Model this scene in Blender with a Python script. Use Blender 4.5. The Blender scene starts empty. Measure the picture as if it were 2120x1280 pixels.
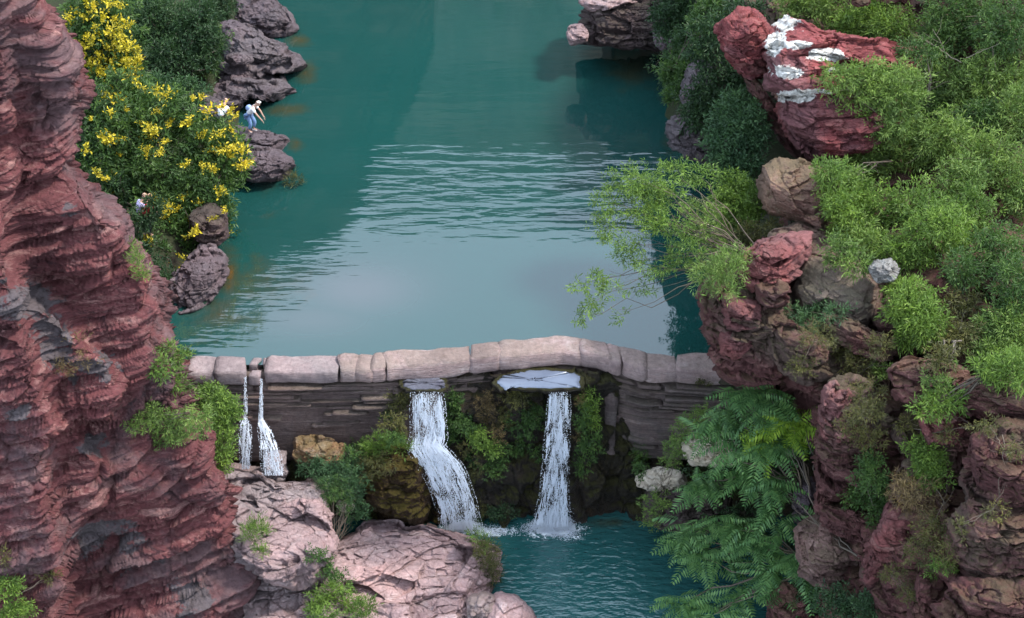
import bpy, bmesh, math, random
import numpy as np
from mathutils import Vector, Matrix

# ------------------------------------------------------------------ camera, sky, sun, exposure
K = 1.25                     # layout units -> metres
H = 30.0                     # camera height above the upper pool (layout units)
FPX = 3956.0                 # focal length in photo pixels
PITCH = math.radians(33.0)
CP, SP = math.cos(PITCH), math.sin(PITCH)
SC = bpy.context.scene
COL = SC.collection

cam_data = bpy.data.cameras.new('camera')
cam_data.sensor_width = 36.0
cam_data.lens = 36.0 * FPX / 2120.0
cam_data.clip_start = 0.5
cam_data.clip_end = 3000.0
cam = bpy.data.objects.new('camera', cam_data)
cam.location = (0, 0, H * K)
cam.rotation_euler = (math.pi / 2 - PITCH, 0, 0)
COL.objects.link(cam)
SC.camera = cam

SUN_EL, SUN_AZ = math.radians(57), math.radians(97)     # high over the right-hand cliff
world = bpy.data.worlds.new('World')
SC.world = world
world.use_nodes = True
wn, wl = world.node_tree.nodes, world.node_tree.links
wn.clear()
sky = wn.new('ShaderNodeTexSky')
sky.sky_type = 'NISHITA'
sky.sun_disc = False
sky.sun_elevation = SUN_EL
sky.sun_rotation = SUN_AZ
sky.air_density = 1.0
sky.dust_density = 3.0
wmix = wn.new('ShaderNodeMix'); wmix.data_type = 'RGBA'
wmix.inputs['Factor'].default_value = 0.62
wmix.inputs['B'].default_value = (9.2, 10.9, 13.4, 1)        # even veil of cloud
wbg = wn.new('ShaderNodeBackground')
wbg.inputs['Strength'].default_value = 0.15
wout = wn.new('ShaderNodeOutputWorld')
wl.new(sky.outputs[0], wmix.inputs['A'])
wl.new(wmix.outputs['Result'], wbg.inputs['Color'])
wl.new(wbg.outputs[0], wout.inputs[0])

sun_data = bpy.data.lights.new('sun', 'SUN')
sun_data.energy = 2.9
sun_data.angle = math.radians(7)
sun_data.color = (1.0, 0.95, 0.88)
sun = bpy.data.objects.new('sun', sun_data)
_d = Vector((math.sin(SUN_AZ) * math.cos(SUN_EL), math.cos(SUN_AZ) * math.cos(SUN_EL), math.sin(SUN_EL)))
sun.rotation_euler = (-_d).to_track_quat('-Z', 'Y').to_euler()
sun.location = (0, 0, 90)
COL.objects.link(sun)

SC.view_settings.view_transform = 'Standard'
SC.view_settings.look = 'None'
SC.view_settings.gamma = 1.0
SC.view_settings.use_curve_mapping = False
SC.view_settings.exposure = 0.88
SC.render.engine = 'CYCLES'
SC.cycles.max_bounces = 5
SC.cycles.diffuse_bounces = 3
SC.cycles.glossy_bounces = 3
SC.cycles.transmission_bounces = 3
SC.cycles.use_denoising = True

# ------------------------------------------------------------------ maths helpers
def A(v): return np.asarray(v, dtype=np.float64)
def ray(px, py):
    px, py = A(px), A(py)
    v = py - 640.0
    dy = FPX * CP - v * SP
    return (px - 1060.0) / dy, (-FPX * SP - v * CP) / dy          # x and z per unit of forward distance
def PY(px, py, Y):                                                # point on the sight line at forward distance Y
    a, b = ray(px, py); Y = A(Y)
    a, b, Y = np.broadcast_arrays(a, b, Y)
    return np.stack([a * Y, Y, H + b * Y], -1)
def YZ(py, z):                                                    # forward distance where a sight line meets height z
    a, b = ray(1060.0, py)
    return (z - H) / b
def PZ(px, py, z): return PY(px, py, YZ(py, z))
def unpj(P):                                                      # the reverse: where a point of the place shows
    x, y, z = P[..., 0], P[..., 1], P[..., 2] - H
    d = y * CP - z * SP
    u = y * SP + z * CP
    return 1060 + FPX * x / d, 640 - FPX * u / d
def ip(x, tab):                                                   # piecewise linear table
    t = A(tab); return np.interp(x, t[:, 0], t[:, 1])
def sm(a, b, x):
    t = np.clip((A(x) - a) / (b - a), 0, 1); return t * t * (3 - 2 * t)
RT = np.random.default_rng(7).random(64 ** 3)
def vn(P, s=1.0, o=0):                                            # value noise 0..1
    Q = A(P) * s + (o * 17.31 + 311.7)
    I = np.floor(Q).astype(np.int64); f = Q - I; f = f * f * (3 - 2 * f)
    r = 0
    for dx in (0, 1):
        wx = f[..., 0] if dx else 1 - f[..., 0]
        for dy in (0, 1):
            wy = f[..., 1] if dy else 1 - f[..., 1]
            for dz in (0, 1):
                wz = f[..., 2] if dz else 1 - f[..., 2]
                idx = (((I[..., 0] + dx) & 63) << 12) | (((I[..., 1] + dy) & 63) << 6) | ((I[..., 2] + dz) & 63)
                r = r + wx * wy * wz * RT[idx]
    return r
def fbm(P, s=1.0, o=0, n=3):
    r, a, t = 0, 1.0, 0
    for k in range(n):
        r = r + a * vn(P, s * 2.03 ** k, o + k * 3); t += a; a *= .5
    return r / t
def h1(i, o=0):
    i = np.asarray(i).astype(np.int64)
    return RT[(i * 7919 + o * 104729 + ((i * i) & 8191) * 31) & 262143]
def h2(i, j, o=0):
    return h1(np.asarray(i).astype(np.int64) * 733 + np.asarray(j).astype(np.int64) * 2741, o)

def fract(P, size, seed=0, tilt=.8):
    """broken blocks: each cell stands in or out and is tilted; the joints between cells are grooves"""
    sh = P.shape[:-1]; Q = (P / A(size)).reshape(-1, 3) + seed * 3.7
    Q = Q + .35 * np.stack([vn(Q, 1.3, seed + 1), vn(Q, 1.3, seed + 2), vn(Q, 1.3, seed + 3)], -1)
    I = np.floor(Q).astype(np.int64)
    F1 = np.full(len(Q), 9.); F2 = np.full(len(Q), 9.); val = np.zeros(len(Q))
    for dx in (-1, 0, 1):
        for dy in (-1, 0, 1):
            for dz in (-1, 0, 1):
                c = I + np.array([dx, dy, dz])
                key = ((c[:, 0] * 73856093) ^ (c[:, 1] * 19349663) ^ (c[:, 2] * 83492791)) & 131071
                r = [RT[key + 131 * q] for q in range(7)]
                D = Q - (c + np.stack(r[:3], -1)); d2 = np.sqrt((D * D).sum(-1))
                nb = d2 < F1
                F2 = np.where(nb, F1, np.minimum(F2, d2))
                val = np.where(nb, (r[3] - .5) + tilt * (D[:, 0] * (r[4] - .5) + D[:, 1] * (r[5] - .5) + D[:, 2] * (r[6] - .5)) * 2, val)
                F1 = np.where(nb, d2, F1)
    return val.reshape(sh), sm(0, .10, F2 - F1).reshape(sh)

# ------------------------------------------------------------------ objects
def _mesh(name, V, faces, attr=None, smooth=True):
    V = A(V).reshape(-1, 3)
    me = bpy.data.meshes.new(name)
    fl = [np.asarray(f, dtype=np.int32) for f in faces if len(f)]
    nl = sum(f.size for f in fl); nf = sum(len(f) for f in fl)
    me.vertices.add(len(V)); me.loops.add(nl); me.polygons.add(nf)
    me.vertices.foreach_set('co', (V * K).astype(np.float32).ravel())
    me.loops.foreach_set('vertex_index', np.concatenate([f.ravel() for f in fl]))
    st, o = [], 0
    for f in fl:
        st.append(o + np.arange(len(f)) * f.shape[1]); o += f.size
    me.polygons.foreach_set('loop_start', np.concatenate(st).astype(np.int32))
    me.polygons.foreach_set('use_smooth', np.full(nf, smooth))
    me.update(calc_edges=True)
    for k, a in (attr or {}).items():
        a = A(a).ravel()
        dom = 'POINT' if len(a) == len(V) else 'FACE'
        at = me.attributes.new(k, 'FLOAT', dom); at.data.foreach_set('value', a.astype(np.float32))
    return me
def tag(o, label=None, cat=None, group=None, kind=None):
    if label: o['label'] = label
    if cat: o['category'] = cat
    if group: o['group'] = group
    if kind: o['kind'] = kind
    return o
def empty(name, loc, label=None, cat=None, group=None):
    o = bpy.data.objects.new(name, None)
    o.location = Vector(A(loc) * K); o.empty_display_size = .3
    COL.objects.link(o)
    return tag(o, label, cat, group)
def mk(name, V, faces, mat, parent=None, attr=None, smooth=True, top=None):
    V = A(V).reshape(-1, 3)
    if parent is None:
        org = np.array([(V[:, 0].min() + V[:, 0].max()) / 2, (V[:, 1].min() + V[:, 1].max()) / 2, V[:, 2].min()])
    else:
        org = A(top if top is not None else parent.location) / K
    me = _mesh(name, V - org, faces, attr, smooth)
    for m in (mat if isinstance(mat, (list, tuple)) else [mat]): me.materials.append(m)
    o = bpy.data.objects.new(name, me)
    COL.objects.link(o)
    if parent is None: o.location = Vector(org * K)
    else: o.parent = parent
    return o

def grid_faces(nr, nc, wrap=False):
    r = np.arange(nr - 1)[:, None]; c = np.arange(nc if wrap else nc - 1)[None, :]
    c2 = (c + 1) % nc
    return np.stack([r * nc + c, r * nc + c2, (r + 1) * nc + c2, (r + 1) * nc + c], -1).reshape(-1, 4)
def grid_normals(G, wrap=False):
    du = np.gradient(G, axis=0)
    if wrap: dv = (np.roll(G, -1, 1) - np.roll(G, 1, 1)) / 2
    else: dv = np.gradient(G, axis=1)
    n = np.cross(du, dv); n /= np.linalg.norm(n, axis=-1, keepdims=True) + 1e-12
    return n
def face_camera(G, N):
    view = np.array([0, 0, H]) - G
    s = np.sign((N * view).sum(-1).mean()); return N * (s if s else 1)

# ------------------------------------------------------------------ layered, jointed rock relief
def strata(P, dipx=0., dipy=0., amp=1.0, scales=((1.25, .34), (.42, .15), (.15, .05)), seed=0, low=None, blk=1.0, soft=.0, warp=.7):
    x, y, z = P[..., 0], P[..., 1], P[..., 2]
    s = z + dipx * x + dipy * y + warp * (fbm(P, .16, seed) - .5)
    if low is not None: s = s + low
    u = x * .9 + y * .6 + 1.2 * (fbm(P, .5, seed + 5) - .5)
    d = np.zeros(x.shape)
    rough = .35 + 1.3 * sm(.35, .68, fbm(P * np.array([1, 1, 1.6]), .22, seed + 11))
    for k, (th, a) in enumerate(scales):
        t = s / th + .65 * warp * (vn(P * np.array([.4, .4, .9]), .55 / th, seed + 20 + k) - .5)
        i = np.floor(t); f = t - i
        w = th * (2.2 + 3.5 * h1(i, seed + k)) * blk
        t2 = u / w + h1(i, seed + 30 + k) * 9 + .35 * (vn(P, 1.6 / th, seed + 40 + k) - .5)
        j = np.floor(t2); g = t2 - j
        hh = h2(i, j, seed + k)
        top = sm(0, .22, f); bot = sm(0, .3, 1 - f)
        gj = sm(0, .07, g) * sm(0, .07, 1 - g)
        d = d + a * (rough if k else 1) * ((hh - .5) * 1.1 + (h1(i, seed + 50 + k) - .5) * .9 + .75 * (top * bot - 1) + (.4 - .3 * soft) * (gj - 1))
    d = d + .35 * min(1, .25 + warp) * (fbm(P, .45, seed + 60) - .5) + .10 * (fbm(P, 2.6, seed + 61) - .5) + .035 * (fbm(P, 9, seed + 62, 2) - .5)
    return d * amp

def poly_r(poly, c, th):
    p = A(poly) - A(c); q = np.roll(p, -1, 0); e = q - p
    r = np.full(th.shape, 0.0)
    for k in range(len(p)):
        dx, dy = np.cos(th), np.sin(th)
        den = dx * e[k, 1] - dy * e[k, 0]
        den = np.where(abs(den) < 1e-9, 1e-9, den)
        t = (p[k, 0] * e[k, 1] - p[k, 1] * e[k, 0]) / den
        s = (p[k, 0] * dy - p[k, 1] * dx) / den
        ok = (s >= 0) & (s <= 1) & (t > 0)
        r = np.where(ok & (t > r), t, r)
    return r

def boulder(name, mat, poly, Y, T=1.0, tilt=0.0, boxy=.6, cuts=9, cutd=.82, disp=.5, seed=0, fr=1.0, fsz=(.75, .75, .34), c=None, step=2.6, dip=(0, 0),
            scales=((.5, .13), (.18, .06), (.07, .02)), parent=None, label=None, cat='boulder', group=None, attr=None, flat=.6, soft=0., Yf=None, wob=.05, kind=None):
    """a closed rock: its outline seen from the valley side, its middle plane upright (tilt 0) to lying (tilt 1), T half its depth"""
    rng = np.random.default_rng(seed + 100)
    poly = A(poly)
    if c is None: c = (poly.min(0) + poly.max(0)) / 2
    nth = int(np.clip(np.linalg.norm(np.roll(poly, -1, 0) - poly, axis=1).sum() / step, 60, 460))
    th = np.linspace(0, 2 * math.pi, nth, endpoint=False)
    r = poly_r(poly, c, th)
    k = 3
    rr = np.concatenate([r[-k:], r, r[:k]]); r = np.convolve(rr, np.ones(2 * k + 1) / (2 * k + 1), 'valid')
    r = r * (1 + wob * (vn(np.stack([np.cos(th) * 4, np.sin(th) * 4, th * 0], -1), 1, seed) - .5) * 2 + wob * .9 * (vn(np.stack([np.cos(th) * 14, np.sin(th) * 14, th * 0], -1), 1, seed + 9) - .5))
    nph = int(np.clip(r.mean() / step * 1.7, 24, 200))
    # rings: dense on the side that is seen, coarse behind
    ro = np.concatenate([np.linspace(0.012, 1, nph), np.linspace(1, .1, max(8, nph // 5))[1:]])
    sgn = np.concatenate([-np.ones(nph), np.ones(max(8, nph // 5) - 1)])
    ed = np.power(np.clip(1 - np.power(ro, 1 / boxy * 1.3), 0, 1), .55)
    de = sgn * ed
    RO, TH = np.meshgrid(ro, th, indexing='ij')
    DE = np.repeat(de[:, None], nth, 1)
    px = c[0] + RO * r[None, :] * np.cos(TH); py = c[1] + RO * r[None, :] * np.sin(TH)
    _, b0 = ray(c[0], c[1]); z0 = H + b0 * Y
    Ym = (1 - tilt) * Y + tilt * YZ(py, z0)
    if Yf is not None: Ym = Yf(px, py)
    G = PY(px, py, Ym)
    dirv = G - np.array([0, 0, H]); dirv /= np.linalg.norm(dirv, axis=-1, keepdims=True)
    G = G + dirv * (T * DE)[..., None]
    # plane cuts make broken faces
    ctr = G.mean((0, 1))
    ncut = cuts * 4
    for q in range(ncut):
        w = rng.random()
        if w < .5: az = rng.uniform(-1.5, 1.5); n = np.array([math.sin(az), -math.cos(az), rng.uniform(-.35, .3)])
        elif w < .8: n = np.array([rng.normal() * .35, -abs(rng.normal()) * .4, 1.0])
        else: n = rng.normal(size=3); n[1] = -abs(n[1])
        if q == 0: n = np.array([rng.normal() * .08, -.08, 1.0])
        n /= np.linalg.norm(n)
        dd = (G - ctr) @ n
        lim = dd.max() * (1 - (1 - cutd) * 1.25 * rng.random() ** .8)
        ex = np.clip(dd - lim, 0, None)
        G = G - ex[..., None] * n * .97
    N = face_camera(G[:nph], grid_normals(G, True)[:nph]); N_all = grid_normals(G, True)
    if (N_all[:nph] * N).sum() < 0: N_all = -N_all
    d = strata(G, dip[0], dip[1], disp, scales, seed, soft=soft)
    FD = 0
    if fr:
        sx = (abs(r).mean() / 85.) ** .5
        for q, (kk, aa) in enumerate(((1.5, .13), (.62, .075), (.24, .026))):
            v, g_ = fract(G, A(fsz) * kk * sx, seed + q, 1.3)
            FD = FD + fr * sx * aa * (v * 1.45 + .22 * (g_ - 1))
    fade = np.ones(len(ro)); fade[:3] = [.6, .8, .95]
    Nh = N_all * np.array([1, 1, 1 - flat * .55])
    G = G + Nh * (d * fade[:, None])[..., None]
    if fr: G = G + np.array([0, -.86, .5]) * (FD * (sgn * -1 > 0)[:, None] * sm(0, .35, ed)[:, None])[..., None] + Nh * (FD * .35)[..., None]
    V = np.concatenate([G.reshape(-1, 3), G[0].mean(0)[None], G[-1].mean(0)[None]])
    F = grid_faces(len(ro), nth, True)
    a, bq = len(V) - 2, len(V) - 1
    i = np.arange(nth); j = (i + 1) % nth
    F1 = np.stack([np.full(nth, a), j, i], -1)
    o = (len(ro) - 1) * nth
    F2 = np.stack([np.full(nth, bq), o + i, o + j], -1)
    at = None
    if attr:
        pxa, pya = unpj(V)
        at = {kk: f(pxa, pya, V) for kk, f in attr.items()}
    ob = mk(name, V, [F, np.concatenate([F1, F2])], mat, parent, at)
    if parent is None: tag(ob, label, None if kind else cat, group, kind)
    elif label: ob['label'] = label
    return ob

def sheet(name, mat, rows, xl, xr, Yf, nx, wl=0, wr=0, rl=1.5, rr=1.5, depth=6., disp=1.0, seed=0, dip=(0, 0), low=None,
          scales=((1.25, .34), (.42, .15), (.15, .05)), flat=.5, attr=None, blk=1.0, zmin=None, kind='structure', label=None, soft=0., fr=(), warp=.7):
    """a cliff or bank: for each row of sight lines it runs from xl to xr at forward distance Yf and turns away behind its ends"""
    rows = A(rows)
    u = np.linspace(0, 1, nx)
    ext = np.linspace(0, 1, 12)[1:]
    S = u.copy(); EL = np.zeros(nx); ER = np.zeros(nx)
    if wr: S = np.concatenate([S, np.ones(11)]); EL = np.concatenate([EL, np.zeros(11)]); ER = np.concatenate([ER, ext])
    if wl: S = np.concatenate([np.zeros(11), S]); EL = np.concatenate([ext[::-1], EL]); ER = np.concatenate([np.zeros(11), ER])
    L = A(xl(rows))[:, None]; R = A(xr(rows))[:, None]
    px = L + (R - L) * S[None, :]
    py = np.repeat(rows[:, None], len(S), 1)
    Y = Yf(px, py)
    if wr:
        e = np.clip((px - (R - wr)) / wr, 0, 1); Y = Y + rr * (1 - np.sqrt(np.clip(1 - e * e, 0, 1))) + ER[None, :] * depth
        px = px - 45 * ER[None, :]
    if wl:
        e = np.clip(((L + wl) - px) / wl, 0, 1); Y = Y + rl * (1 - np.sqrt(np.clip(1 - e * e, 0, 1))) + EL[None, :] * depth
        px = px + 45 * EL[None, :]
    G = PY(px, py, Y)
    N = face_camera(G, grid_normals(G))
    lo = low(G) if low else None
    d = strata(G, dip[0], dip[1], disp, scales, seed, lo, blk, soft, warp)
    FD = np.zeros(d.shape)
    for q, (sz, aa) in enumerate(fr):
        Pq = G + (np.stack([G[..., 0] * 0, G[..., 0] * 0, lo], -1) if lo is not None else 0)
        v, g_ = fract(Pq, sz, seed + q, 1.2); FD = FD + aa * (v * 1.2 + .45 * (g_ - 1))
    G = G + (N * np.array([1, 1, 1 - flat * .7])) * (d + .45 * FD)[..., None] + np.array([0, -.55, .12]) * FD[..., None]
    if zmin is not None: G[..., 2] = np.maximum(G[..., 2], zmin)
    V = G.reshape(-1, 3)
    at = None
    if attr:
        pxa, pya = unpj(V); at = {kk: f(pxa, pya, V) for kk, f in attr.items()}
    ob = mk(name, V, [grid_faces(len(rows), len(S))], mat, None, at)
    return tag(ob, label, None, None, kind)

# ------------------------------------------------------------------ materials
def nt(name):
    m = bpy.data.materials.new(name); m.use_nodes = True
    t = m.node_tree; t.nodes.clear()
    out = t.nodes.new('ShaderNodeOutputMaterial')
    bs = t.nodes.new('ShaderNodeBsdfPrincipled')
    t.links.new(bs.outputs[0], out.inputs[0])
    return m, t, bs, out
def nd(t, typ, **kw):
    n = t.nodes.new(typ)
    for k, v in kw.items():
        if k in n.inputs: n.inputs[k].default_value = v
        else: setattr(n, k, v)
    return n
def ramp(t, src, stops):
    r = t.nodes.new('ShaderNodeValToRGB'); t.links.new(src, r.inputs[0])
    e = r.color_ramp.elements
    while len(e) < len(stops): e.new(.5)
    for k, (p, c) in enumerate(stops):
        e[k].position = p; e[k].color = (*c, 1) if len(c) == 3 else c
    return r.outputs[0]
def mixc(t, fac, a, b, mode='MIX'):
    m = t.nodes.new('ShaderNodeMix'); m.data_type = 'RGBA'; m.blend_type = mode
    for s, v in (('Factor', fac), ('A', a), ('B', b)):
        if hasattr(v, 'is_output'): t.links.new(v, m.inputs[s])
        elif s == 'Factor': m.inputs[s].default_value = v
        else: m.inputs[s].default_value = (*v, 1)
    return m.outputs['Result']
def posn(t, scale=(1, 1, 1), rot=(0, 0, 0)):
    g = t.nodes.new('ShaderNodeNewGeometry'); mp = t.nodes.new('ShaderNodeMapping')
    t.links.new(g.outputs['Position'], mp.inputs[0])
    mp.inputs['Scale'].default_value = scale; mp.inputs['Rotation'].default_value = rot
    return mp.outputs[0]
def noise(t, vec, scale, detail=5, rough=.6, dist=0., out='Fac'):
    n = nd(t, 'ShaderNodeTexNoise', Scale=scale, Detail=detail, Roughness=rough, Distortion=dist)
    t.links.new(vec, n.inputs['Vector']); return n.outputs[out]
def attr_out(t, name):
    a = t.nodes.new('ShaderNodeAttribute'); a.attribute_name = name; return a.outputs['Fac']
def mathn(t, op, a, b=None, c=None, clamp=False):
    m = t.nodes.new('ShaderNodeMath'); m.operation = op; m.use_clamp = clamp
    for i, v in enumerate((a, b, c)):
        if v is None: continue
        if hasattr(v, 'is_output'): t.links.new(v, m.inputs[i])
        else: m.inputs[i].default_value = v
    return m.outputs[0]

RS = .74
def rock_mat(name, dark, mid, light, grey=(.16, .15, .16), grey_amt=.5, rotx=0., extra=None, extra_attr=None, moss=0., moss_col=(.05, .06, .015), rough=.88, bump=1.0, vary=1.0, zs=2.6, wet=None, crack=.35, patch_scale=.16):
    dark, mid, light, grey = (tuple(v * RS for v in q) for q in (dark, mid, light, grey))
    m, t, bs, out = nt(name)
    pv = posn(t, (.35, .35, zs), (0, rotx, 0)); pw = posn(t)
    n1 = noise(t, pv, 1.1, 7, .72, .6)
    col = ramp(t, n1, [(.28, dark), (.44, mid), (.56, mid), (.66, light), (.74, mid)])
    n1b = noise(t, posn(t, (.9, .9, zs * 3.4), (0, rotx, 0)), 1.6, 6, .75, .3)
    col = mixc(t, mathn(t, 'MULTIPLY', ramp(t, n1b, [(.52, (0, 0, 0)), (.68, (1, 1, 1))]), .55), col, light)
    col = mixc(t, mathn(t, 'MULTIPLY', ramp(t, n1b, [(.30, (1, 1, 1)), (.42, (0, 0, 0))]), .6), col, dark)
    n2 = noise(t, pw, patch_scale, 6, .65, .8)
    col = mixc(t, mathn(t, 'MULTIPLY', ramp(t, n2, [(.50, (0, 0, 0)), (.60, (1, 1, 1))]), grey_amt), col, grey)
    n3 = noise(t, pw, .33, 6, .7)
    tone = ramp(t, n3, [(.3, (.62, .58, .62)), (.5, (1, 1, 1)), (.7, (1.38, 1.25, 1.22))])
    col = mixc(t, vary, col, tone, 'MULTIPLY')
    n4 = noise(t, pw, 6.5, 6, .75)
    col = mixc(t, .75, col, ramp(t, n4, [(.3, (.62, .62, .62)), (.5, (1, 1, 1)), (.72, (1.35, 1.35, 1.35))]), 'MULTIPLY')
    if moss:
        g = t.nodes.new('ShaderNodeNewGeometry'); sx = t.nodes.new('ShaderNodeSeparateXYZ'); t.links.new(g.outputs['Normal'], sx.inputs[0])
        up = mathn(t, 'MULTIPLY_ADD', sx.outputs[2], .25, -.05)
        nm = mathn(t, 'ADD', noise(t, pw, .9, 7, .75), up)
        col = mixc(t, mathn(t, 'MULTIPLY', ramp(t, nm, [(.55, (0, 0, 0)), (.66, (1, 1, 1))]), moss), col, moss_col)
    if extra_attr:
        for nm_, cc in extra_attr:
            a = attr_out(t, nm_)
            e = mathn(t, 'ADD', a, mathn(t, 'MULTIPLY_ADD', noise(t, posn(t, (1, 1, 1.8)), 1.0, 9, .68, .3), 2.0, -1.0))
            col = mixc(t, ramp(t, e, [(.46, (0, 0, 0)), (.54, (1, 1, 1))]), col, mixc(t, 1.0, cc, ramp(t, noise(t, pw, 2.6, 9, .8), [(.36, (.30, .27, .26)), (.47, (.82, .8, .78)), (.6, (1, 1, 1))]), 'MULTIPLY'))
    t.links.new(col, bs.inputs['Base Color'])
    bs.inputs['Roughness'].default_value = rough
    if wet:
        bs.inputs['Roughness'].default_value = wet
    bs.inputs['Specular IOR Level'].default_value = .3
    # fine relief
    b1 = noise(t, posn(t, (1.2, 1.2, 7), (0, rotx, 0)), 3.0, 8, .7, .15)
    b2 = noise(t, pw, 9, 7, .75)
    vo = nd(t, 'ShaderNodeTexVoronoi', feature='DISTANCE_TO_EDGE', Scale=1.5)
    dv = t.nodes.new('ShaderNodeVectorMath'); dv.operation = 'ADD'
    t.links.new(posn(t, (1, 1, 1.9)), dv.inputs[0]); 
    nv = nd(t, 'ShaderNodeTexNoise', Scale=1.3, Detail=5.0); t.links.new(pw, nv.inputs['Vector'])
    t.links.new(nv.outputs['Color'], dv.inputs[1]); t.links.new(dv.outputs[0], vo.inputs['Vector'])
    cr = ramp(t, vo.outputs['Distance'], [(0, (0, 0, 0)), (.03, (1, 1, 1))])
    crack = crack * .25
    hgt = mathn(t, 'ADD', mathn(t, 'MULTIPLY_ADD', b1, 1.2, 0), mathn(t, 'MULTIPLY_ADD', b2, .5, 0))
    hgt = mathn(t, 'ADD', hgt, mathn(t, 'MULTIPLY', cr, crack))
    bp = nd(t, 'ShaderNodeBump', Strength=.9, Distance=.13 * bump)
    t.links.new(hgt, bp.inputs['Height']); t.links.new(bp.outputs[0], bs.inputs['Normal'])
    return m

M = {}
RED = dict(dark=(.050, .025, .031), mid=(.185, .060, .062), light=(.48, .255, .225))
M['red'] = rock_mat('red_sandstone', grey=(.17, .125, .13), grey_amt=.65, rotx=.13, extra_attr=[('grey', (.125, .102, .108))], **RED)
M['redr'] = rock_mat('red_sandstone_weathered', (.045, .024, .025), (.15, .058, .055), (.33, .165, .145), grey=(.155, .115, .09), grey_amt=.7, moss=.35, zs=1.8)
M['redw'] = rock_mat('red_sandstone_white_patches', (.11, .035, .04), (.26, .065, .065), (.40, .17, .15), grey=(.15, .12, .13), grey_amt=.4, extra_attr=[('grey', (.16, .15, .16)), ('white', (.80, .79, .74))], zs=2.2)
M['redb'] = rock_mat('bright_red_rock', (.09, .036, .038), (.25, .085, .08), (.42, .22, .19), grey_amt=.2, zs=1.2)
M['tan'] = rock_mat('tan_boulder', (.10, .05, .042), (.25, .13, .105), (.37, .24, .20), grey=(.22, .17, .11), grey_amt=.5, moss=.35, zs=1.3, bump=.6)
M['brown'] = rock_mat('brown_grey_slab', (.09, .055, .05), (.20, .118, .10), (.33, .22, .185), grey=(.2, .175, .14), grey_amt=.6, moss=.3, zs=1.2, bump=.6)
M['purple'] = rock_mat('purple_grey_rock', (.05, .038, .045), (.155, .118, .13), (.27, .215, .225), grey=(.16, .145, .15), grey_amt=.5, zs=3.2, bump=1.2)
M['dark'] = rock_mat('dark_brown_rock', (.035, .024, .026), (.105, .072, .07), (.21, .15, .145), grey=(.09, .08, .08), grey_amt=.5, moss=.2, zs=3.0)
M['pink'] = rock_mat('pale_pink_rock', (.27, .165, .16), (.55, .37, .355), (.74, .58, .56), grey=(.44, .37, .38), grey_amt=.5, zs=1.2, bump=1.1, crack=.8)
M['pgrey'] = rock_mat('pink_grey_rock', (.20, .135, .135), (.43, .30, .295), (.60, .47, .46), grey=(.34, .30, .30), grey_amt=.6, zs=1.2, bump=1.1, crack=.6)
M['cope'] = rock_mat('pink_coping_stone', (.22, .145, .135), (.43, .315, .295), (.58, .47, .45), grey=(.36, .30, .285), grey_amt=.6, zs=2.0, bump=.8, crack=.3, vary=.9, moss=.25)
M['copeg'] = rock_mat('grey_coping_stone', (.17, .13, .13), (.30, .235, .235), (.44, .37, .36), grey=(.25, .23, .23), grey_amt=.5, zs=1.4, bump=.5, crack=.15, vary=.7)
M['slate'] = rock_mat('dark_slaty_stone', (.05, .036, .034), (.17, .122, .112), (.33, .255, .23), grey=(.13, .12, .115), grey_amt=.5, zs=7, bump=.9, moss=.2, crack=.1)
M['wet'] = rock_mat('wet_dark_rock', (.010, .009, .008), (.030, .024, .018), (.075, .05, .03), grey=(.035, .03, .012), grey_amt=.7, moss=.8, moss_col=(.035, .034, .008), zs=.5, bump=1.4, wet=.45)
M['mossr'] = rock_mat('mossy_brown_rock', (.018, .010, .006), (.070, .036, .014), (.15, .085, .02), grey=(.05, .04, .012), grey_amt=.6, moss=.8, moss_col=(.10, .075, .012), zs=1.0, bump=1.6, wet=.6)
M['gold'] = rock_mat('golden_brown_rock', (.10, .05, .02), (.34, .20, .10), (.62, .48, .36), grey=(.5, .42, .33), grey_amt=.6, moss=.4, zs=.9, bump=.8)
M['cream'] = rock_mat('cream_rock', (.36, .27, .16), (.62, .53, .40), (.76, .70, .58), grey=(.70, .64, .55), grey_amt=.6, zs=.9, bump=.7)
M['lichen'] = rock_mat('lichen_spotted_rock', (.04, .035, .035), (.30, .29, .27), (.8, .8, .76), grey=(.08, .07, .07), grey_amt=.5, patch_scale=2.5, zs=.9, bump=.7)
M['soil'] = rock_mat('hillside_soil', (.02, .016, .012), (.05, .040, .025), (.10, .07, .045), grey=(.03, .04, .015), grey_amt=.7, moss=.7, moss_col=(.022, .035, .010), zs=1.0)
M['mount'] = rock_mat('haze_pale_rock_face', (.06, .07, .05), (.15, .15, .12), (.25, .22, .19), grey=(.08, .11, .06), grey_amt=.8, zs=.4)  # paler, greyer albedo stands in for haze over the far mountain
M['darkcliff'] = rock_mat('dark_wooded_cliff', (.03, .035, .02), (.07, .055, .04), (.12, .085, .06), grey=(.03, .05, .02), grey_amt=.8, zs=.6)  # dark brown rock with green tree cover
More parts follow.
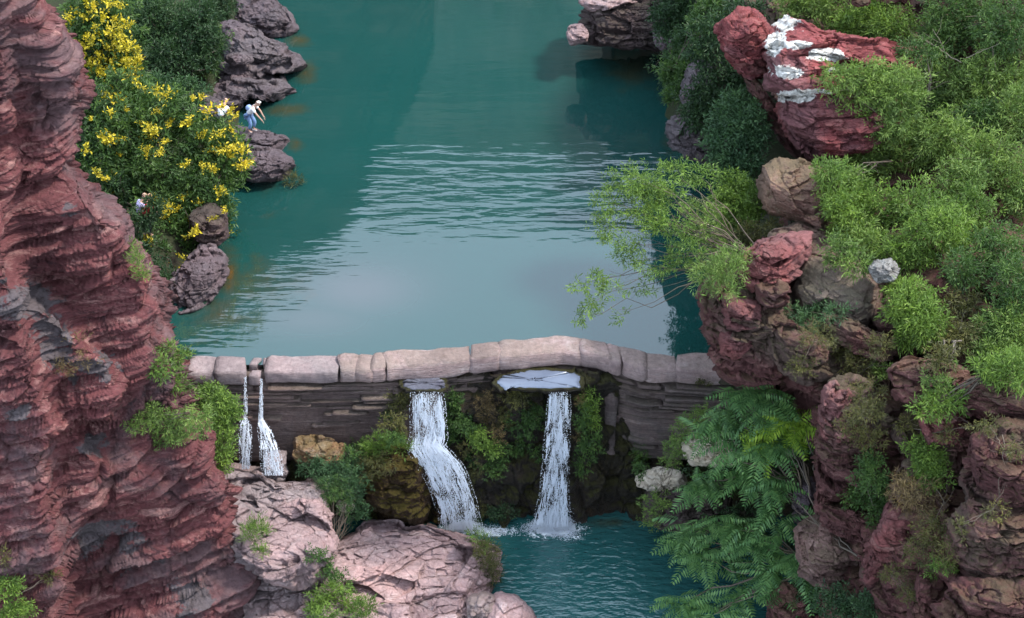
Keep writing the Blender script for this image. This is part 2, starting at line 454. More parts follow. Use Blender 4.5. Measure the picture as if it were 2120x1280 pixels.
# ------------------------------------------------------------------ water
def water_mat(name, deep, scale, aniso, strength, foam=False, ior=1.70):
    m, t, bs, out = nt(name)
    pw = posn(t)
    sh = attr_out(t, 'shallow')
    e = mathn(t, 'ADD', sh, mathn(t, 'MULTIPLY_ADD', noise(t, pw, .9, 7, .72, .4), 1.3, -.65))
    cl = noise(t, pw, .11, 4, .5)
    base = mixc(t, ramp(t, cl, [(.35, (0, 0, 0)), (.65, (1, 1, 1))]), deep, tuple(c * k for c, k in zip(deep, (1.25, .93, .93))))
    col = mixc(t, ramp(t, e, [(.25, (0, 0, 0)), (.95, (1, 1, 1))]), base, (.040, .036, .014))
    col = mixc(t, ramp(t, e, [(.75, (0, 0, 0)), (1.25, (1, 1, 1))]), col, (.085, .045, .008))
    col = mixc(t, mathn(t, 'MULTIPLY', attr_out(t, 'silt'), .55), col, (.085, .08, .09))
    rip = attr_out(t, 'ripple')
    n = noise(t, posn(t, aniso), scale, 2, .45, .3)
    n2 = noise(t, posn(t, tuple(a * 2.7 for a in aniso), (0, 0, .3)), scale, 3, .5, .2)
    hh = mathn(t, 'ADD', n, mathn(t, 'MULTIPLY', n2, .18))
    bp = nd(t, 'ShaderNodeBump', Distance=strength)
    t.links.new(hh, bp.inputs['Height']); t.links.new(mathn(t, 'ADD', rip, .0), bp.inputs['Strength'])
    t.links.new(bp.outputs[0], bs.inputs['Normal'])
    bs.inputs['Roughness'].default_value = .03
    bs.inputs['IOR'].default_value = ior
    if foam:
        f = attr_out(t, 'foam')
        fe = mathn(t, 'ADD', f, mathn(t, 'MULTIPLY_ADD', noise(t, pw, 5, 9, .8, 1.0), 2.4, -1.2))
        fm = ramp(t, fe, [(.45, (0, 0, 0)), (.62, (1, 1, 1))])
        col = mixc(t, fm, col, (.82, .86, .88))
        t.links.new(mathn(t, 'MULTIPLY_ADD', fm, .6, .05), bs.inputs['Roughness'])
    t.links.new(col, bs.inputs['Base Color'])
    return m
M['pool'] = water_mat('teal_pool_water', (.0068, .047, .042), .55, (.9, 3.2, 1), .088)
M['pool2'] = water_mat('ruffled_pool_water', (.017, .083, .080), 1.0, (2.2, 4.6, 1), .16, True)

def Ydam(x):                                  # centre line of the dam in plan: bowed upstream
    return ip(x, [(-14, 43.25), (-6, 43.25), (-3.5, 43.35), (-.5, 43.85), (1.5, 44.1), (2.4, 43.95), (3.6, 43.4), (6, 43.2), (14, 43.2)])
def gaus(px, py, pts):
    r = np.zeros(np.shape(px))
    for cx, cy, rx, ry, a in pts:
        r = np.maximum(r, a * np.exp(-((px - cx) / rx) ** 2 - ((py - cy) / ry) ** 2))
    return r
nxw, nyw = 300, 420
X = np.linspace(-34, 34, nxw)
tt = np.linspace(0, 1, nyw) ** 2.1
XX = np.repeat(X[None, :], nyw, 0)
YY = (Ydam(X) + .12)[None, :] * (1 - tt[:, None]) + 150 * tt[:, None]
W = np.stack([XX, YY, np.zeros_like(XX)], -1)
wpx, wpy = unpj(W)
shal = .6 * gaus(wpx, wpy, [(612, 84, 34, 16, 1.3), (636, 150, 26, 30, 1.3), (590, 228, 60, 14, 1.3), (612, 300, 20, 20, 1.2), (560, 385, 90, 16, .5), (474, 570, 30, 70, 1.5),
                       (540, 580, 120, 60, .95), (440, 640, 90, 60, .95), (420, 700, 60, 60, .5), (1310, 140, 66, 46, 1.2), (1385, 290, 22, 60, .8), (1385, 170, 30, 60, 1.0), (560, 445, 70, 60, .4)])
silt = gaus(wpx, wpy, [(740, 600, 130, 55, .9), (640, 660, 140, 40, .6)])
rip = .012 + .42 * sm(265, 345, wpy) * sm(540, 400, wpy) * sm(700, 820, wpx) + .045 * sm(-60, 200, wpy) * sm(330, 200, wpy) \
    + .35 * gaus(wpx, wpy, [(640, 545, 110, 40, 1), (470, 690, 90, 50, 1), (560, 610, 80, 50, .9)]) + .03 * sm(900, 500, wpx)
uw = mk('upper_pool_water', W, [grid_faces(nyw, nxw)], M['pool'], attr={'shallow': shal, 'silt': silt, 'ripple': rip})
tag(uw, 'calm teal pool of still water held back by the stone dam', kind='structure')

ZL = -4.95
X = np.linspace(-9, 12, 200); Yg = np.linspace(28, 44.6, 200)
W = np.stack(np.meshgrid(X, Yg) + [np.full((200, 200), ZL)], -1)
lpx, lpy = unpj(W)
foam = gaus(lpx, lpy, [(1148, 1094, 60, 20, 1.0), (1175, 1106, 46, 16, .55), (1120, 1108, 50, 16, .5), (960, 1092, 45, 12, 1.0), (1020, 1100, 70, 13, .6), (1560, 1140, 30, 10, .6)])
lw = mk('lower_pool_water', W, [grid_faces(200, 200)], M['pool2'], attr={'shallow': gaus(lpx, lpy, [(1270, 1082, 60, 14, .6)]), 'silt': foam * 0, 'ripple': np.full(lpx.shape, .55) + .3 * sm(0, .5, foam), 'foam': foam})
tag(lw, 'ruffled green plunge pool at the foot of the waterfalls', kind='structure')

# ------------------------------------------------------------------ valley walls
EL = [(-300, 60), (0, 98), (30, 122), (60, 138), (95, 160), (120, 176), (170, 196), (210, 190), (240, 166), (300, 158), (345, 166), (372, 186), (400, 222), (450, 266), (500, 300),
      (550, 335), (600, 360), (640, 364), (670, 352), (700, 372), (750, 398), (800, 403), (850, 420), (900, 440), (950, 458), (1000, 488), (1060, 506), (1100, 520), (1150, 526), (1200, 540), (1245, 550), (1290, 545), (1700, 600)]
XA = [(400, -40), (500, 10), (600, 50), (700, 66), (760, 90), (830, 98), (880, 122), (950, 98), (1040, 108), (1100, 126), (1180, 130), (1280, 165), (1500, 200)]
XB = [(560, 20), (640, 100), (700, 165), (750, 232), (840, 245), (870, 238), (885, 165), (930, 186), (960, 216), (1050, 216), (1075, 175), (1180, 145), (1280, 120), (1500, 100)]
XC = [(380, 120), (430, 225), (470, 260), (560, 290), (640, 330), (700, 320), (780, 300), (860, 260), (930, 280), (1000, 330), (1100, 400), (1200, 430), (1300, 460), (1600, 500)]
def Yl(px, py):
    sg = lambda e, w: 1 / (1 + np.exp(np.clip((px - e) / w, -40, 40)))
    P = np.stack([px * .01, py * .01, px * 0], -1)
    Y = 38.3 - 1.15 * sg(ip(py, XA), 7) - .85 * sg(ip(py, XB), 6) - .55 * sg(ip(py, XC) + 0 * px, 16) * sm(380, 460, py)
    Y = Y + .25 * sm(.45, .6, fbm(P, .55, 3)) * sm(380, 300, py)
    Y = Y + .35 * gaus(px, py, [(230, 900, 60, 30, 1), (300, 1120, 120, 90, .8), (100, 600, 90, 60, .7), (400, 1230, 60, 80, .4)])
    Y = Y - .35 * gaus(px, py, [(150, 170, 70, 50, 1), (480, 1010, 40, 50, 1), (330, 560, 40, 120, .8)])
    Y = Y + .10 * np.sin(py * .021 + px * .004)
    return Y
lowf = lambda G: -(G[..., 0] + 9) * .26 * sm(13, 5.5, G[..., 2])
lc = sheet('left_cliff', M['red'], np.arange(-260, 1620, 2.3), lambda r: np.full(r.shape, -800.), lambda r: ip(r, EL) - 4, Yl, 520, wr=75, rr=1.6, depth=9,
      disp=.72, seed=3, dip=(-.04, 0), warp=.22, flat=1.35, low=lowf, blk=3.4, fr=(((2.4, 3.0, 1.6), .22), ((1.6, 1.3, .30), .11), ((.6, .5, .11), .045)), scales=((1.15, .42), (.40, .22), (.16, .10), (.065, .04)),
      attr={'grey': lambda px, py, V: gaus(px, py, [(50, 620, 90, 60, .75), (110, 700, 60, 90, .7), (150, 440, 50, 40, .6), (190, 920, 50, 30, .75), (190, 1120, 45, 60, .8), (270, 1130, 50, 90, .6), (400, 1250, 60, 100, .55), (200, 760, 80, 50, .65), (40, 860, 40, 30, .6), (330, 1180, 40, 60, .4)])})
tag(lc, 'tall cliff of layered red sandstone rising over the dam end', kind='structure')

# right-hand side
GX = A([1350, 1550, 1700, 1850, 2000, 2200, 2450])
GY = A([-300, 0, 150, 300, 420, 560, 680, 800, 1000, 1150, 1300, 1700])
GV = A([[60, 57, 54, 52, 51, 50, 49],
        [55, 52, 50, 49.5, 49, 48, 47],
        [51, 49, 48, 47.5, 47, 46, 45],
        [48, 46.5, 45.8, 45, 44.5, 44, 43],
        [45, 43.8, 43, 42.3, 42, 41.5, 41],
        [40.5, 40.2, 40, 39.5, 39.2, 39, 38.6],
        [39.5, 39.0, 38.6, 38, 37.6, 37.2, 37],
        [39, 38.6, 37.4, 36.6, 36, 35.6, 35],
        [38, 37.6, 36.4, 35.2, 34.2, 33.4, 33],
        [37.4, 37, 35.8, 34.4, 33, 32.4, 32],
        [36.5, 36, 34.6, 33.4, 32, 31.4, 31],
        [35, 34, 32.6, 31.4, 30.5, 30, 30]])
def Yr(px, py):
    px, py = np.broadcast_arrays(A(px), A(py))
    i = np.clip(np.searchsorted(GX, px) - 1, 0, len(GX) - 2); j = np.clip(np.searchsorted(GY, py) - 1, 0, len(GY) - 2)
    a = np.clip((px - GX[i]) / (GX[i + 1] - GX[i]), 0, 1); b = np.clip((py - GY[j]) / (GY[j + 1] - GY[j]), 0, 1)
    return (GV[j, i] * (1 - a) + GV[j, i + 1] * a) * (1 - b) + (GV[j + 1, i] * (1 - a) + GV[j + 1, i + 1] * a) * b
def Yrb(px, py):
    P = np.stack([px * .01, py * .01, px * 0], -1)
    return Yr(px, py) + 1.5 * (fbm(P, .9, 8) - .5) + .5 * (fbm(P, 2.4, 9) - .5)
ER = [(-300, 1480), (0, 1520), (100, 1540), (200, 1590), (330, 1650), (400, 1610), (480, 1650), (520, 1545), (560, 1490), (600, 1470), (700, 1490), (780, 1520), (800, 1600), (840, 1705), (900, 1690), (1000, 1695), (1060, 1700), (1200, 1690), (1280, 1650), (1700, 1600)]
rc = sheet('right_cliff', M['redr'], np.arange(-260, 1620, 3.0), lambda r: ip(r, ER) + 5, lambda r: np.full(r.shape, 2950.), Yrb, 440, wl=60, rl=1.2, depth=7,
      disp=1.05, seed=21, blk=1.2, scales=((1.5, .45), (.5, .16), (.2, .06)), soft=.3, fr=(((1.8, 1.8, 1.1), .45), ((.7, .7, .4), .16), ((.28, .28, .16), .05)))
tag(rc, 'overgrown cliff of weathered red sandstone with scrub on its ledges', kind='structure')

def Yrbank(px, py):
    xf = ip(py, [(-300, 1250), (0, 1360), (100, 1375), (200, 1388), (250, 1372), (330, 1440), (400, 1490), (480, 1500), (600, 1470), (760, 1480)])
    z = np.clip((px - xf) * .022, -.8, 3)
    return YZ(py, z)
rb = sheet('right_bank', M['soil'], np.arange(-300, 800, 5.0), lambda r: ip(r, [(-300, 1230), (0, 1340), (100, 1350), (200, 1375), (250, 1362), (330, 1430), (400, 1480), (480, 1490), (600, 1460), (800, 1480)]),
           lambda r: ip(r, [(-300, 1900), (400, 1760), (520, 1640), (600, 1540), (800, 1540)]), Yrbank, 90, wl=12, rl=.3, depth=2, disp=.5, seed=33)
tag(rb, 'steep dark bank of rock and soil at the far waterside', kind='structure')
def Ykbank(px, py):
    xf = ip(py, [(-300, 650), (0, 575), (100, 560), (200, 520), (300, 500), (400, 470), (500, 430), (600, 380), (700, 330), (800, 300)])
    z = np.clip((xf - px) * .006, -.8, .7)
    return YZ(py, z)
lb = sheet('left_bank', M['soil'], np.arange(-300, 720, 5.0), lambda r: np.full(r.shape, -300.),
           lambda r: ip(r, [(-300, 670), (0, 590), (100, 570), (200, 530), (300, 510), (400, 480), (500, 440), (600, 395), (700, 345), (800, 310)]), Ykbank, 150, wr=12, rr=.3, depth=2, disp=.5, seed=34)
tag(lb, 'wooded bank rising from the pool behind the flowering trees', kind='structure')

# the gorge goes on beyond the picture; its walls are what the pool mirrors
def wall(name, mat, prof, Y0, zb, seed, label, thick=10, step=.8, amp=1.0, rough=.5):
    prof = A(prof)
    xs = np.arange(prof[0, 0], prof[-1, 0] + .01, step)
    top = np.interp(xs, prof[:, 0], prof[:, 1]) + rough * 2 * (vn(np.stack([xs, xs * 0, xs * 0], -1), 1.3 / max(step, .8), seed) - .5)
    n = 70
    tz = np.linspace(0, 1, n)
    Zg = zb + (top[None, :] - zb) * tz[:, None]
    Xg = np.repeat(xs[None, :], n, 0)
    Yg = np.full_like(Xg, Y0) + Zg * .08
    G = np.stack([Xg, Yg, Zg], -1)
    G2 = G + np.array([0, -1, 0]) * (strata(G / amp, seed=seed) * amp)[..., None]
    back = G2[-1:].copy(); back[..., 1] += thick; bb = back.copy(); bb[..., 2] = zb
    G2 = np.concatenate([G2, back, bb])
    o = mk(name, G2, [grid_faces(len(G2), len(xs))], mat)
    return tag(o, label, kind='structure')
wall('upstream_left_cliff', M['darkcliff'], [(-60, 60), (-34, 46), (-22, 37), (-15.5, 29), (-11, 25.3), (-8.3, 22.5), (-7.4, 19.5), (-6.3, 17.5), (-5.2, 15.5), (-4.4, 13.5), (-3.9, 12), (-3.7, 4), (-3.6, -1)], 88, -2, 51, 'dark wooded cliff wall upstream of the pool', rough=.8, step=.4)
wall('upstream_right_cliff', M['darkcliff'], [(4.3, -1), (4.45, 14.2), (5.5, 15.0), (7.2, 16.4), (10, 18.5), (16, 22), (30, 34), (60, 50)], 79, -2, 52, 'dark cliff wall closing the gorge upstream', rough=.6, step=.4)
wall('far_mountain', M['mount'], [(-180, 190), (-120, 160), (-50, 152), (-20, 149), (10, 150), (40, 152), (90, 152), (180, 180)], 300, -3, 53, 'distant mountain closing the head of the gorge', 40, 3.0, 5, rough=2)

vf = mk('valley_floor', [(-70, 10, -7.5), (70, 10, -7.5), (70, 400, -7.5), (-70, 400, -7.5)], [[(0, 1, 2, 3)]], M['soil'])
tag(vf, 'ground under the gorge', kind='structure')
# ------------------------------------------------------------------ dam
dam = empty('stone_dam', PZ(950, 745, -2.2), 'curved stone dam with a pink coping over dark slaty courses, water spilling through it', 'dam')
def block(name, mat, x0, x1, yf, yb, z0, z1, seed, parent, n=(14, 6, 8), rnd=.10, amp=.05, label=None):
    """a stone with rounded, uneven sides; yf and yb are functions of x"""
    rng = np.random.default_rng(seed)
    nx = max(4, int((x1 - x0) / .11)); nr = 26
    a = np.linspace(0, 2 * math.pi, nr, endpoint=False)
    cx, cz = np.cos(a), np.sin(a)
    sqx = np.sign(cx) * abs(cx) ** .42; sqz = np.sign(cz) * abs(cz) ** .42
    s = np.linspace(-1, 1, nx + 1)
    s = np.concatenate([[-1, -1], s[1:-1], [1, 1]]); es = np.concatenate([[.02, .93], np.ones(nx - 1), [.93, .02]])
    lean = rng.uniform(-.05, .05, 2)
    xs = x0 + (x1 - x0) * (s + 1) / 2
    XX = np.repeat(xs[:, None], nr, 1); ES = es[:, None]
    yc = (yf(XX) + yb(XX)) / 2; hy = (yb(XX) - yf(XX)) / 2
    YY = yc + hy * sqx[None, :] * (1 - (1 - ES) * .8)
    zc, hz = (z0 + z1) / 2, (z1 - z0) / 2
    ZZ = zc + hz * sqz[None, :] * ES
    XX = XX + np.where(s[:, None] < 0, lean[0], lean[1]) * (abs(s[:, None]) ** 4) * sqx[None, :] * 1.2
    G = np.stack([XX, YY, ZZ], -1)
    N = grid_normals(G, True)
    if (N * (G - G.mean((0, 1)))).sum() < 0: N = -N
    G = G + N * (amp * (2.6 * (fbm(G, 1.4, seed) - .5) + .9 * (fbm(G * np.array([.6, .6, 2.5]), 3.2, seed + 4) - .5)))[..., None]
    V = np.concatenate([G.reshape(-1, 3), G[0].mean(0)[None], G[-1].mean(0)[None]])
    i = np.arange(nr); j = (i + 1) % nr; L = len(s)
    F1 = np.stack([np.full(nr, len(V) - 2), j, i], -1); F2 = np.stack([np.full(nr, len(V) - 1), (L - 1) * nr + i, (L - 1) * nr + j], -1)
    o = mk(name, V, [grid_faces(L, nr, True), np.concatenate([F1, F2])], mat, parent)
    if label: o['label'] = label
    return o
def xat(px): return float(PZ(px, 770, 0)[0])
cope = [(388, 447, 0, 'copeg'), (448, 505, 0, 'copeg'), (552, 702, .02, 'copeg'), (703, 738, .02, 'cope'), (739, 772, .02, 'cope'), (771, 798, .06, 'cope'), (797, 972, .10, 'cope'),
        (973, 1034, .12, 'cope'), (1033, 1204, .15, 'cope'), (1205, 1262, .13, 'cope'), (1261, 1286, .08, 'cope'), (1287, 1336, .06, 'cope'), (1337, 1402, .05, 'cope'), (1403, 1580, .05, 'cope')]
for k, (a, b, dz, mt) in enumerate(cope):
    block('coping_stone', M[mt], xat(a - 2), xat(b + 2), lambda x: Ydam(x) - .42, lambda x: Ydam(x) + .42, -.36 + dz * .3, .13 + dz * .75 + .03 * (k % 2), 300 + k, dam, amp=.085)
for k, (a, b) in enumerate([(517, 534), (541, 560)]):
    block('coping_stone', M['copeg'], xat(a), xat(b), lambda x: Ydam(x) + .02, lambda x: Ydam(x) + .40, -.30, .10, 330 + k, dam, amp=.03)
block('coping_stone', M['copeg'], xat(518), xat(540), lambda x: Ydam(x) - .40, lambda x: Ydam(x) - .08, -.36, .0, 340, dam, amp=.02)
block('core', M['slate'], -12, 6.6, lambda x: Ydam(x) - .2, lambda x: Ydam(x) + .3, -3.2, -.16, 77, dam, amp=.02)
# slaty courses
rng = np.random.default_rng(5)
z = -.38; row = 0
while z > -2.75:
    th = rng.choice([rng.uniform(.05, .09), rng.uniform(.08, .17)]); x = -11.6 + rng.uniform(0, .6)
    while x < 6.4:
        w = rng.uniform(.6, 2.6)
        pxm = 1060 + 3956 * (x + w / 2) / 51.6
        nar = ip(pxm, [(300, -1.4), (520, -1.9), (560, -2.0), (780, -1.9), (835, -.75), (925, -.8), (945, -1.3), (980, -.9), (1030, -.62), (1210, -.62), (1240, -1.2), (1260, -2.5), (1330, -2.75), (1500, -2.75)])
        if z - th > nar and not (row == 0 and False):
            pr = rng.uniform(-.12, .12) + .10 * math.sin(x * 1.7 + row * .35) - .12 * (z < -1.5)
            block('wall_stone', M['slate'], x, x + w - .02, lambda xx, p=pr: Ydam(xx) - .30 - p, lambda xx: Ydam(xx) + .3, z - th, z - .008, 400 + row * 37 + int(x * 7), dam, amp=.03)
        x += w
    z -= th; row += 1
block('buttress', M['slate'], xat(1252), xat(1278), lambda x: Ydam(x) - .52, lambda x: Ydam(x) + .2, -3.6, -.95, 900, dam, amp=.09, label='brown-grey upright stone rib under the coping')

# cavity behind and beneath the dam, dripping and mossy
def Yg_(px, py):
    P = np.stack([px * .01, py * .01, px * 0], -1)
    return 43.5 - .72 * sm(900, 1060, py) + .6 * (fbm(P, 1.2, 60) - .5) - .7 * gaus(px, py, [(1215, 930, 45, 150, 1), (1010, 930, 40, 120, .9), (1070, 850, 40, 70, .6), (1290, 960, 30, 80, .5)]) - 1.2 * gaus(px, py, [(650, 1000, 120, 60, .5)])
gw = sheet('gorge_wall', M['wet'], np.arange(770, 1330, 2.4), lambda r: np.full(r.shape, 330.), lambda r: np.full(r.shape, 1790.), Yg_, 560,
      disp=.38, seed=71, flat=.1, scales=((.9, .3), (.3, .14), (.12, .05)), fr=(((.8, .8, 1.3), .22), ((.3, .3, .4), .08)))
tag(gw, 'wet dark rock face dripping with moss below the dam', kind='structure')

M['dim_sheen'] = rock_mat('painted_blue_grey_sheen', (.04, .04, .055), (.13, .135, .17), (.3, .31, .37), grey=(.08, .08, .1), grey_amt=.5, zs=1.5, bump=.5, wet=.3)  # blue-grey colour holds the dimmer water sheen of the narrow opening
pass
def sky_sheen_mat():  # pale blue base colour stands in for sky reflected in the opening
    m, t, bs, out = nt('painted_sky_sheen')
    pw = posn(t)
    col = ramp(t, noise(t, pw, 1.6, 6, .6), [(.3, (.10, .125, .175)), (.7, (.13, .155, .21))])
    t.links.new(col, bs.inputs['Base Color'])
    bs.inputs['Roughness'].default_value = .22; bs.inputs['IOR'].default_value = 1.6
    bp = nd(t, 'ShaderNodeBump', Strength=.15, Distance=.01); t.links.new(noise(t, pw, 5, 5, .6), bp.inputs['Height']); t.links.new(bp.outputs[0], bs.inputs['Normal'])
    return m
M['sky_sheen'] = sky_sheen_mat()
def slab(name, mat, poly, z, th, seed, label, cat='stone'):
    """flat plate: the outline of its top at height z, thickness below"""
    rng = np.random.default_rng(seed)
    poly = A(poly); n = len(poly); P = []
    for k in range(n):
        for s in np.linspace(0, 1, 8, endpoint=False): P.append(poly[k] * (1 - s) + poly[(k + 1) % n] * s)
    P = A(P) + rng.normal(size=(len(P), 2)) * .9
    c = P.mean(0)
    top = PZ(P[:, 0], P[:, 1], z); ctr = PZ(c[0], c[1], z)
    rings = []
    for f, dz in ((.05, .0), (.35, .0), (.7, .0), (.9, .0), (.975, -.008), (1.0, -.04), (1.0, -th), (.4, -th)):
        g = ctr + (top - ctr) * f; g = g + np.array([0, 0, dz]); g[:, 2] += .008 * (vn(g, 4, seed) - .5); rings.append(g)
    G = np.stack(rings)
    m = len(P); i = np.arange(m); j = (i + 1) % m
    V = np.concatenate([G.reshape(-1, 3), G[0].mean(0)[None], G[-1].mean(0)[None]])
    F1 = np.stack([np.full(m, len(V) - 2), i, j], -1); o = (len(rings) - 1) * m; F2 = np.stack([np.full(m, len(V) - 1), o + j, o + i], -1)
    ob = mk(name, V, [grid_faces(len(rings), m, True), np.concatenate([F1, F2])], mat)
    return tag(ob, label, cat)
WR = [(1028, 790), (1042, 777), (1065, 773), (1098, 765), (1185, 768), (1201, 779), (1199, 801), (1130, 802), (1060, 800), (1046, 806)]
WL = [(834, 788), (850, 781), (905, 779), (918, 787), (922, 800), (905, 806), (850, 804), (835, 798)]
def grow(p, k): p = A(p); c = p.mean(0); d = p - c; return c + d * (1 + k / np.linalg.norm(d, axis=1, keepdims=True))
sp1 = slab('spillway', M['wet'], grow(WR, 10), -.275, .10, 83, 'wide low opening under the coping painted as a pale sky sheen in a dark shade rim', 'spillway')  # dark plates paint the shade of the recess around the water
sp2 = slab('spillway', M['wet'], grow(WL, 9), -.275, .10, 84, 'narrow opening above the bent waterfall, dark shade and blue-grey sheen painted on', 'spillway')
for sp, poly, mt in ((sp1, WR, 'sky_sheen'), (sp2, WL, 'dim_sheen')):
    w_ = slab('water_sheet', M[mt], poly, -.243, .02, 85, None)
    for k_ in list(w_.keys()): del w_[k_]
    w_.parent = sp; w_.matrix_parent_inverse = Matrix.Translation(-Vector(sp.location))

# ------------------------------------------------------------------ boulders and outcrops
B = boulder
# left waterside, from far to near
B('rock_outcrop', M['purple'], [(470, -20), (560, -14), (594, 20), (616, 50), (630, 74), (600, 86), (560, 82), (520, 70), (480, 66)], 66.2, 1.6, .75, .5, 8, .85, .55, 201, label='low purple-grey rock shelf at the top edge of the pool', cat='rock outcrop')
B('rock_outcrop', M['purple'], [(440, 50), (480, 36), (530, 48), (556, 72), (600, 90), (636, 128), (650, 152), (628, 172), (590, 170), (548, 150), (500, 160), (455, 150), (436, 110)], 62.6, 2.0, .7, .45, 10, .85, .8, 202, label='big stepped purple-grey shelf reaching its point into the pool above the standing person', cat='rock outcrop', scales=((.8, .26), (.3, .11), (.1, .03)))
B('rock_outcrop', M['purple'], [(430, 130), (500, 118), (552, 130), (576, 156), (540, 176), (440, 182)], 61.4, 1.4, .6, .35, 9, .86, .5, 216, label='low broken rock joining the big stepped shelf to the shelf below it', cat='rock outcrop')
B('rock_slab', M['purple'], [(462, 112), (505, 108), (530, 116), (520, 134), (480, 138), (462, 130)], 60.3, .5, .6, .4, 5, .88, .2, 203, label='small lens of rock lying on the big stepped shelf', cat='rock slab')
B('rock_outcrop', M['purple'], [(395, 180), (450, 146), (520, 144), (580, 154), (616, 178), (632, 206), (604, 222), (560, 214), (520, 206), (500, 232), (450, 246), (400, 232)], 60.2, 1.8, .75, .45, 8, .85, .6, 204, label='purple-grey shelf with a dark hollow under its tip behind the standing person', cat='rock outcrop', scales=((.7, .22), (.25, .09), (.1, .03)))
B('rock_outcrop', M['purple'], [(470, 262), (520, 262), (560, 272), (596, 282), (612, 302), (600, 318), (560, 312), (500, 304), (470, 292)], 56.6, 1.2, .8, .45, 6, .86, .35, 205, label='flat rock the bending person stands on', cat='rock outcrop')
B('rock_outcrop', M['purple'], [(474, 300), (520, 296), (566, 306), (606, 326), (622, 352), (618, 374), (570, 382), (520, 384), (478, 386), (466, 340)], 54.6, 1.7, .6, .4, 8, .84, .6, 206, label='thick rock ledge with a dark undercut at the waterline beside the yellow tree', cat='rock outcrop', scales=((.8, .26), (.25, .1), (.1, .03)))
B('rock_outcrop', M['purple'], [(404, 505), (440, 500), (462, 522), (476, 556), (470, 590), (440, 618), (405, 650), (350, 660), (345, 590), (380, 540)], 47.6, 1.3, .55, .45, 8, .85, .5, 207, label='dark rugged rock at the waterline below the flowering tree', cat='rock outcrop', scales=((.6, .2), (.2, .08), (.08, .03)))
B('rock_outcrop', M['purple'], [(330, 190), (380, 180), (440, 196), (480, 222), (476, 262), (420, 270), (350, 240)], 58.2, 1.4, .7, .45, 8, .85, .4, 214, label='shaded rock shoulder between the blue-green shrub and the yellow blossoms', cat='rock outcrop')
B('rock_outcrop', M['dark'], [(398, 440), (440, 420), (470, 440), (472, 500), (440, 520), (400, 510)], 49.6, 1.0, .5, .45, 8, .85, .35, 215, label='dark rock in the shade at the pool edge under the flowering tree', cat='rock outcrop')
# far right
B('rock_outcrop', M['dark'], [(1172, 60), (1190, 34), (1198, -12), (1300, -16), (1400, -14), (1440, 20), (1442, 100), (1380, 108), (1290, 102), (1190, 100), (1176, 84)], 62.8, 1.6, .25, .28, 8, .84, .65, 208, label='square dark rock block with a pale pink top standing in the pool', cat='rock outcrop', scales=((.8, .24), (.3, .12), (.11, .05)))
B('rock_outcrop', M['pink'], [(1194, 6), (1210, -14), (1330, -20), (1358, -8), (1290, 14), (1215, 30), (1196, 22)], 62.4, .9, .8, .4, 5, .88, .25, 209, label='pale pink flat cap on the dark rock block', cat='rock slab')
B('boulder', M['pgrey'], [(1172, 70), (1182, 50), (1202, 46), (1220, 62), (1218, 88), (1192, 98), (1174, 88)], 61.4, .5, .4, .5, 5, .86, .14, 210, label='rounded grey-pink boulder at the corner of the dark rock block')
B('boulder', M['purple'], [(1350, 56), (1400, 52), (1430, 70), (1428, 110), (1380, 118), (1352, 90)], 60.4, .9, .4, .5, 5, .86, .3, 211, label='smooth grey boulder under the leafy bank behind the dark rock block')
B('boulder', M['purple'], [(1365, 262), (1400, 236), (1450, 232), (1490, 262), (1500, 310), (1470, 345), (1420, 330), (1384, 300)], 52.0, 1.3, .5, .4, 9, .8, .5, 212, label='cracked purple-grey rocks at the waterline below the leafy bank', cat='rock outcrop')
B('boulder', M['purple'], [(1400, 200), (1430, 130), (1470, 120), (1500, 180), (1480, 240), (1430, 250)], 53.0, 1.0, .4, .45, 7, .84, .4, 213, label='upright grey-brown rock among dark leaves above the waterline', cat='rock outcrop')
# white-patched outcrop
PW = [(1622, 46, 30, 19, 1.05), (1608, 88, 26, 28, 1), (1640, 92, 44, 12, .95), (1712, 112, 42, 15, 1.05), (1632, 150, 40, 17, 1.05), (1722, 146, 22, 7, .8), (1652, 200, 52, 14, 1.05), (1690, 190, 36, 8, .9)]
wh = lambda px, py, V: gaus(px, py, PW)
B('rock_outcrop', M['redw'], [(1482, 60), (1500, 34), (1530, 10), (1556, 2), (1580, 30), (1604, 60), (1606, 120), (1590, 170), (1560, 180), (1520, 140), (1490, 100)], 47.2, 1.3, .1, .5, 9, .82, .4, 220, dip=(.35, 0), label='rounded maroon knob of layered rock left of the white-patched outcrop', cat='rock outcrop')
B('rock_outcrop', M['redr'], [(1490, 80), (1540, 120), (1590, 190), (1640, 250), (1700, 330), (1720, 370), (1680, 360), (1620, 300), (1580, 240), (1530, 160), (1500, 130)], 46.9, 1.0, .1, .5, 8, .84, .5, 221, c=(1600, 225), dip=(.5, 0), label='sloping brown rib of rock running down under the white-patched outcrop', cat='rock outcrop')
oc = empty('rock_outcrop', PY(1750, 345, 46.5), 'big red stepped outcrop whose ledges are crusted white', 'rock outcrop')
B('ledge', M['redw'], [(1600, 52), (1626, 24), (1652, 32), (1660, 56), (1720, 60), (1860, 90), (1960, 112), (1962, 136), (1850, 150), (1740, 130), (1650, 116), (1580, 118), (1576, 92)], 46.2, 1.5, .72, .38, 7, .9, .35, 222, c=(1730, 96), parent=oc, attr={'white': wh}, scales=((.5, .16), (.2, .07), (.08, .03)))
B('ledge', M['redw'], [(1578, 104), (1640, 100), (1700, 96), (1752, 104), (1800, 130), (1760, 160), (1680, 164), (1600, 166), (1574, 140)], 45.8, 1.4, .62, .36, 7, .9, .35, 223, c=(1670, 132), parent=oc, attr={'white': wh}, scales=((.5, .16), (.2, .07), (.08, .03)))
